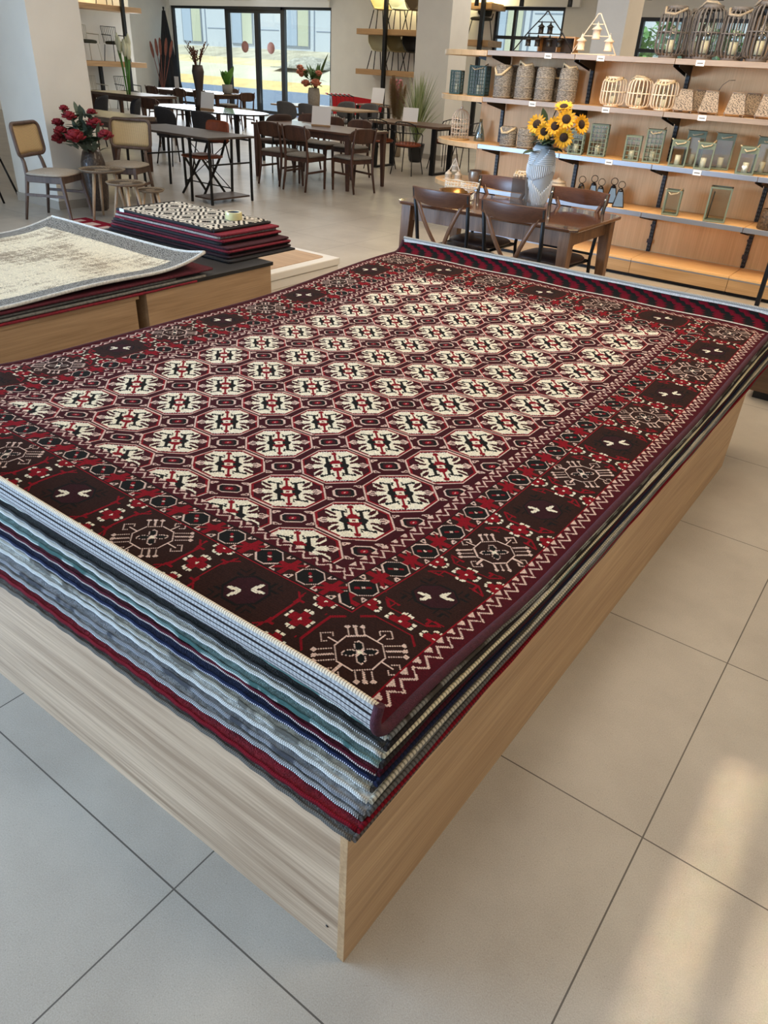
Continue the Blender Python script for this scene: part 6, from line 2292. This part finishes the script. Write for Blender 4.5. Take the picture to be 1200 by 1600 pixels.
def bucket(label, loc, rz, m, group, fm=None):
    o = thing('shell_armchair', label, 'chair', loc, rz, group)
    G = []
    for i in range(13):
        u = -1 + i / 6
        row = []
        for t in np.linspace(0, 1, 12):
            if t < .45:
                y = .24 - t / .45 * .40; z = .44 - .02 * math.sin(t / .45 * PI)
            else:
                s = (t - .45) / .55
                y = -.16 - .11 * s; z = .44 + .42 * s
            w = (.25 if t < .45 else .25 - .06 * ((t - .45) / .55) ** 2)
            armh = .20 * max(0, math.sin(min(1, max(0, (t - .08) / .75)) * PI))
            e = abs(u) ** 3
            row.append((u * w, y + .07 * e * (t > .45), z + armh * e * (1 if t < .62 else max(0, (1 - t) / .38))))
        G.append(row)
    MB().sheet(G, .012).build('shell', m, o)
    for sx in (-1, 1):
        for sy in (-1, 1):
            MB().rod((sx * .13, sy * .12, .43), (sx * .21, sy * .21, 0), .013, 6).build('leg', fm or black_met, o)
    return o


olive = mat('olive_shell', (150, 134, 92), .4); sage = mat('sage_shell', (120, 122, 112), .4); brown_s = mat('brown_shell', (70, 56, 46), .5)
pale_y = mat('cream_shell', (226, 222, 186), .4); black_s = mat('black_shell', (36, 34, 34), .45)
for x, z, m, lb in ((-13.95, 2.36, olive, 'olive shell armchair on the upper shelf, nearest the carts side'), (-13.38, 2.36, sage, 'grey-sage shell armchair in the middle of the upper shelf'), (-12.85, 2.36, brown_s, 'dark brown shell armchair on the upper shelf, by the pillar'),
                    (-13.98, 1.44, pale_y, 'cream shell armchair on the lower shelf above the carts'), (-13.38, 1.44, olive, 'olive shell armchair in the middle of the lower shelf'), (-12.85, 1.44, black_s, 'black shell armchair on the lower shelf, by the pillar')):
    bucket('%s of the back wall rack' % lb, (x, 17.35, z), -2.05, m, 'shell armchairs on the back wall rack')
for z, nm in ((2.20, 'lower'), (2.95, 'upper')):
    rack_board('short oak %s shelf beside the small window, holding mesh chairs' % nm, -11.2, -10.42, 17.05, 17.75, z, 'x')
rack_post('black post of the mesh chair rack next to the small window', -10.62, 17.0, 3.6)
shell_chair('dark mesh-backed chair on the lower short shelf beside the small window', (-10.85, 17.35, 2.20), PI - .3, mat('mesh_dark', (62, 58, 46), .8), None, h=.80)

# ---- nested shopping carts
cred = mat('cart_red', (186, 20, 34), .45)
cblk = mat('cart_black', (30, 30, 33), .5)


def cart(label, loc, rz, end):
    o = thing('shopping_cart', label, 'shopping cart', loc, rz, 'nested red shopping carts')
    b = MB()
    # basket: front (+y) lower and narrower
    f0, f1 = -.42, .42
    bot = [(-.22, f0, .52), (.22, f0, .52), (.17, f1, .62), (-.17, f1, .62)]
    tp = [(-.28, f0 - .05, 1.02), (.28, f0 - .05, 1.02), (.22, f1 + .06, .92), (-.22, f1 + .06, .92)]
    b.add(bot + tp, [(3, 2, 1, 0), (1, 2, 6, 5), (2, 3, 7, 6), (3, 0, 4, 7), (5, 6, 2, 1), (6, 7, 3, 2)])
    b.build('basket', cred, o)
    MB().add([(-.22, f0 - .005, .52), (.22, f0 - .005, .52), (.28, f0 - .055, 1.02), (-.28, f0 - .055, 1.02), (-.22, f0 + .005, .52), (.22, f0 + .005, .52), (.28, f0 - .045, 1.02), (-.28, f0 - .045, 1.02)],
             [(0, 1, 2, 3), (7, 6, 5, 4), (0, 4, 5, 1), (2, 6, 7, 3), (1, 5, 6, 2), (0, 3, 7, 4)]).build('rear_flap', cblk, o)
    b = MB()
    for s in (-1, 1):
        b.tube([(s * .27, f0 - .05, 1.02), (s * .28, f0 - .18, 1.06)], .014, 6)
        b.tube([(s * .22, f0, .54), (s * .26, f0 - .02, .14), (s * .20, f1 - .1, .12), (s * .17, f1 - .1, .60)], .014, 6)
    b.rod((-.26, f0 - .02, .14), (.26, f0 - .02, .14), .012, 6)
    b.build('chassis', cblk, o)
    MB().rod((-.29, f0 - .18, 1.06), (.29, f0 - .18, 1.06), .022, 8).build('handle', cred, o)
    for sx in (-1, 1):
        for y in (f0 - .02, f1 - .1):
            MB().lathe([(0, -.015), (.055, -.015), (.06, -.008), (.06, .008), (.055, .015), (0, .015)], 16).build('wheel', cblk, o, (sx * .23, y, .06)).rotation_euler = (0, PI / 2, 0)
    return o


ca = math.radians(-44)
k0 = cart('red shopping cart with black rear flap at the handle end of the nested row', (-13.40, 15.3, 0), ca, True)
k0.scale = (.82, .82, .82)
for i in range(1, 6):
    more(k0, 'red shopping cart nested in the row, %s counted from the handle end' % ['second', 'third', 'fourth', 'fifth', 'last'][i - 1], (-13.40 + .11 * i * math.sin(-ca), 15.3 + .11 * i * math.cos(ca), 0), ca)

# chair with a white throw at the frame edge
o = thing('metal_chair', 'black metal chair draped with a pale fur throw, cut by the frame edge', 'chair', (-9.15, 3.35, 0), -.9)
cushion(MB(), .44, .44, .42, .04, round_=4).build('seat', black_s, o)
for sx in (-1, 1):
    MB().rod((sx * .18, .18, .43), (sx * .22, .30, 0), .012, 6).build('leg', black_met, o)
    MB().rod((sx * .18, -.18, .43), (sx * .22, -.26, 0), .012, 6).build('leg', black_met, o)
back_panel_mb(.44, .50, .88, -.22, .08, .02, .15, rnd=4).build('backrest', black_s, o)
tw = thing('fur_throw', 'pale fur throw hanging over the back of the black metal chair', 'throw', (-9.15, 3.35, 0), -.9)
G = [[(x, -.255 - .05 * math.sin(t * PI) + (.10 if t > .55 else -.02) * abs(t - .55), .52 + .42 * math.sin(min(1, t * 1.05) * PI) ** .5) for t in np.linspace(.02, .93, 14)] for x in np.linspace(-.24, .24, 10)]
MB().sheet([[(x, -.285 + .10 * t, .50 + .44 * (1 - abs(t - .5) * 2) ** .55) for t in np.linspace(0, 1, 15)] for x in np.linspace(-.235, .235, 10)], .03).build('throw_cloth', mat('fur_pale', (206, 202, 194), .95, var=.2, nscale=60, bump=1.0, bscale=150), tw)

# track lights under the ceiling
trk = mat('track_black', (24, 24, 24), .5)
for i, (x0, x1, y, z, lb) in enumerate([(-10.4, -6.2, 15.6, 2.98, 'long black track rail with spot lamps above the small window'), (-8.0, -3.6, 13.2, 2.92, 'black track rail nearer the pillar behind the grey lanterns')]):
    o = thing('track_light', lb, 'track light', ((x0 + x1) / 2, y, z))
    L = (x1 - x0) / 2
    b = MB().ext(-L, L, -.02, .02, -.02, .02)
    for k in range(3):
        b.rod((-L + .2 + k * (L - .2), 0, .02), (-L + .2 + k * (L - .2), 0, CZ - z - .005), .006, 6)
    b.build('rail', trk, o)
    for k in range(4):
        x = -L * .8 + k * L * .53
        h_ = MB().lathe([(.045, -.20), (.05, -.19), (.045, -.06), (.012, -.05), (.012, -.02)], 16).build('spot_head', trk, o, (x, 0, 0))
        em = MATS.get('lamp_glow')
        if em is None:
            em, nt, bb = _new('lamp_glow')
            bb.inputs['Emission Color'].default_value = (1, .9, .7, 1); bb.inputs['Emission Strength'].default_value = 6
            MATS['lamp_glow'] = em
        MB().lathe([(0, -.197), (.040, -.197), (.040, -.194), (0, -.194)], 16).build('lens', em, h_)

# ================================================================= LIGHT
def area(name, loc, target, size, power, col, sy=None, spread=None):
    l = bpy.data.lights.new(name, 'AREA')
    l.energy = power; l.color = col; l.size = size
    if sy:
        l.shape = 'RECTANGLE'; l.size_y = sy
    if spread:
        l.spread = spread
    o = bpy.data.objects.new(name, l)
    COL.objects.link(o)
    o.location = loc
    d = Vector(target) - Vector(loc)
    o.rotation_euler = d.to_track_quat('-Z', 'Y').to_euler()
    return o


SB = .95
WARM = (1.0, .80, .58)
NEUT = (1.0, .92, .82)
COOL = (.74, .86, 1.0)
for i, (x, y, p, c, s) in enumerate([
    (-1.4, 4.2, 88, WARM, 2.0), (-3.2, 4.3, 56, WARM, 1.6), (1.9, 1.2, 74, (1.0, .74, .40), 1.8), (-1.6, 1.0, 16, NEUT, 1.6),
    (-6.0, 3.0, 36, NEUT, 2.2), (-9.0, 8.5, 60, NEUT, 2.6), (-12, 12.5, 70, NEUT, 3), (-17, 14.0, 80, NEUT, 3.2), (-6.5, 13, 80, NEUT, 3), (-1.5, 11, 100, WARM, 3)]):
    area('ceiling_lamp', (x, y, CZ - .06), (x, y, 0), s, p, c)
area('daylight_side', (-8.5, -4.6, 1.75), (-.6, -2.4, .0), 5.0, 1120, (.45, .68, 1.0), 2.4, math.radians(150))
area('shelf_wash', (-1.6, 3.3, 3.4), (-1.9, 6.2, 1.0), 3.4, 42, (1.0, .74, .44), .5, math.radians(110))  # added warm light aimed at the shelf to brighten its oak
for x_, w_, e_ in ((.155, .10, SB * .5), (.56, .54, SB * 2.6)):
    area('sun_patch_beam', (x_, -.55, CZ - .08), (x_ - .0001, -.55, 0), w_, e_, (1.0, .88, .66), 1.9, math.radians(1.6))  # narrow lamps added under the closed ceiling to lay sun patches on the floor
area('daylight_shopfront', (-19.5, WY - .35, 1.5), (-12, 6, .6), 6.5, 170, (.86, .93, 1.0), 2.4)
for (x, y) in ((-21.4, 14.2), (-13.5, 17.2), (-10.8, 17.2)):
    area('niche_lamp', (x, y, 3.3), (x, y, 0), .9, 40, (1.0, .86, .46))
sun = bpy.data.lights.new('sun', 'SUN'); sun.energy = 6.0; sun.angle = math.radians(.6); sun.color = (1, .94, .84)
so_ = bpy.data.objects.new('sun', sun); COL.objects.link(so_)
so_.rotation_euler = Vector((.45, .42, -.79)).to_track_quat('-Z', 'Y').to_euler()
w = bpy.data.worlds.new('world'); bpy.context.scene.world = w
w.use_nodes = True
bg = w.node_tree.nodes['Background']
bg.inputs[0].default_value = (.74, .85, 1.0, 1); bg.inputs[1].default_value = 1.1
sc_ = bpy.context.scene
sc_.view_settings.view_transform = 'Standard'
sc_.view_settings.look = 'None'
sc_.view_settings.exposure = -0.1
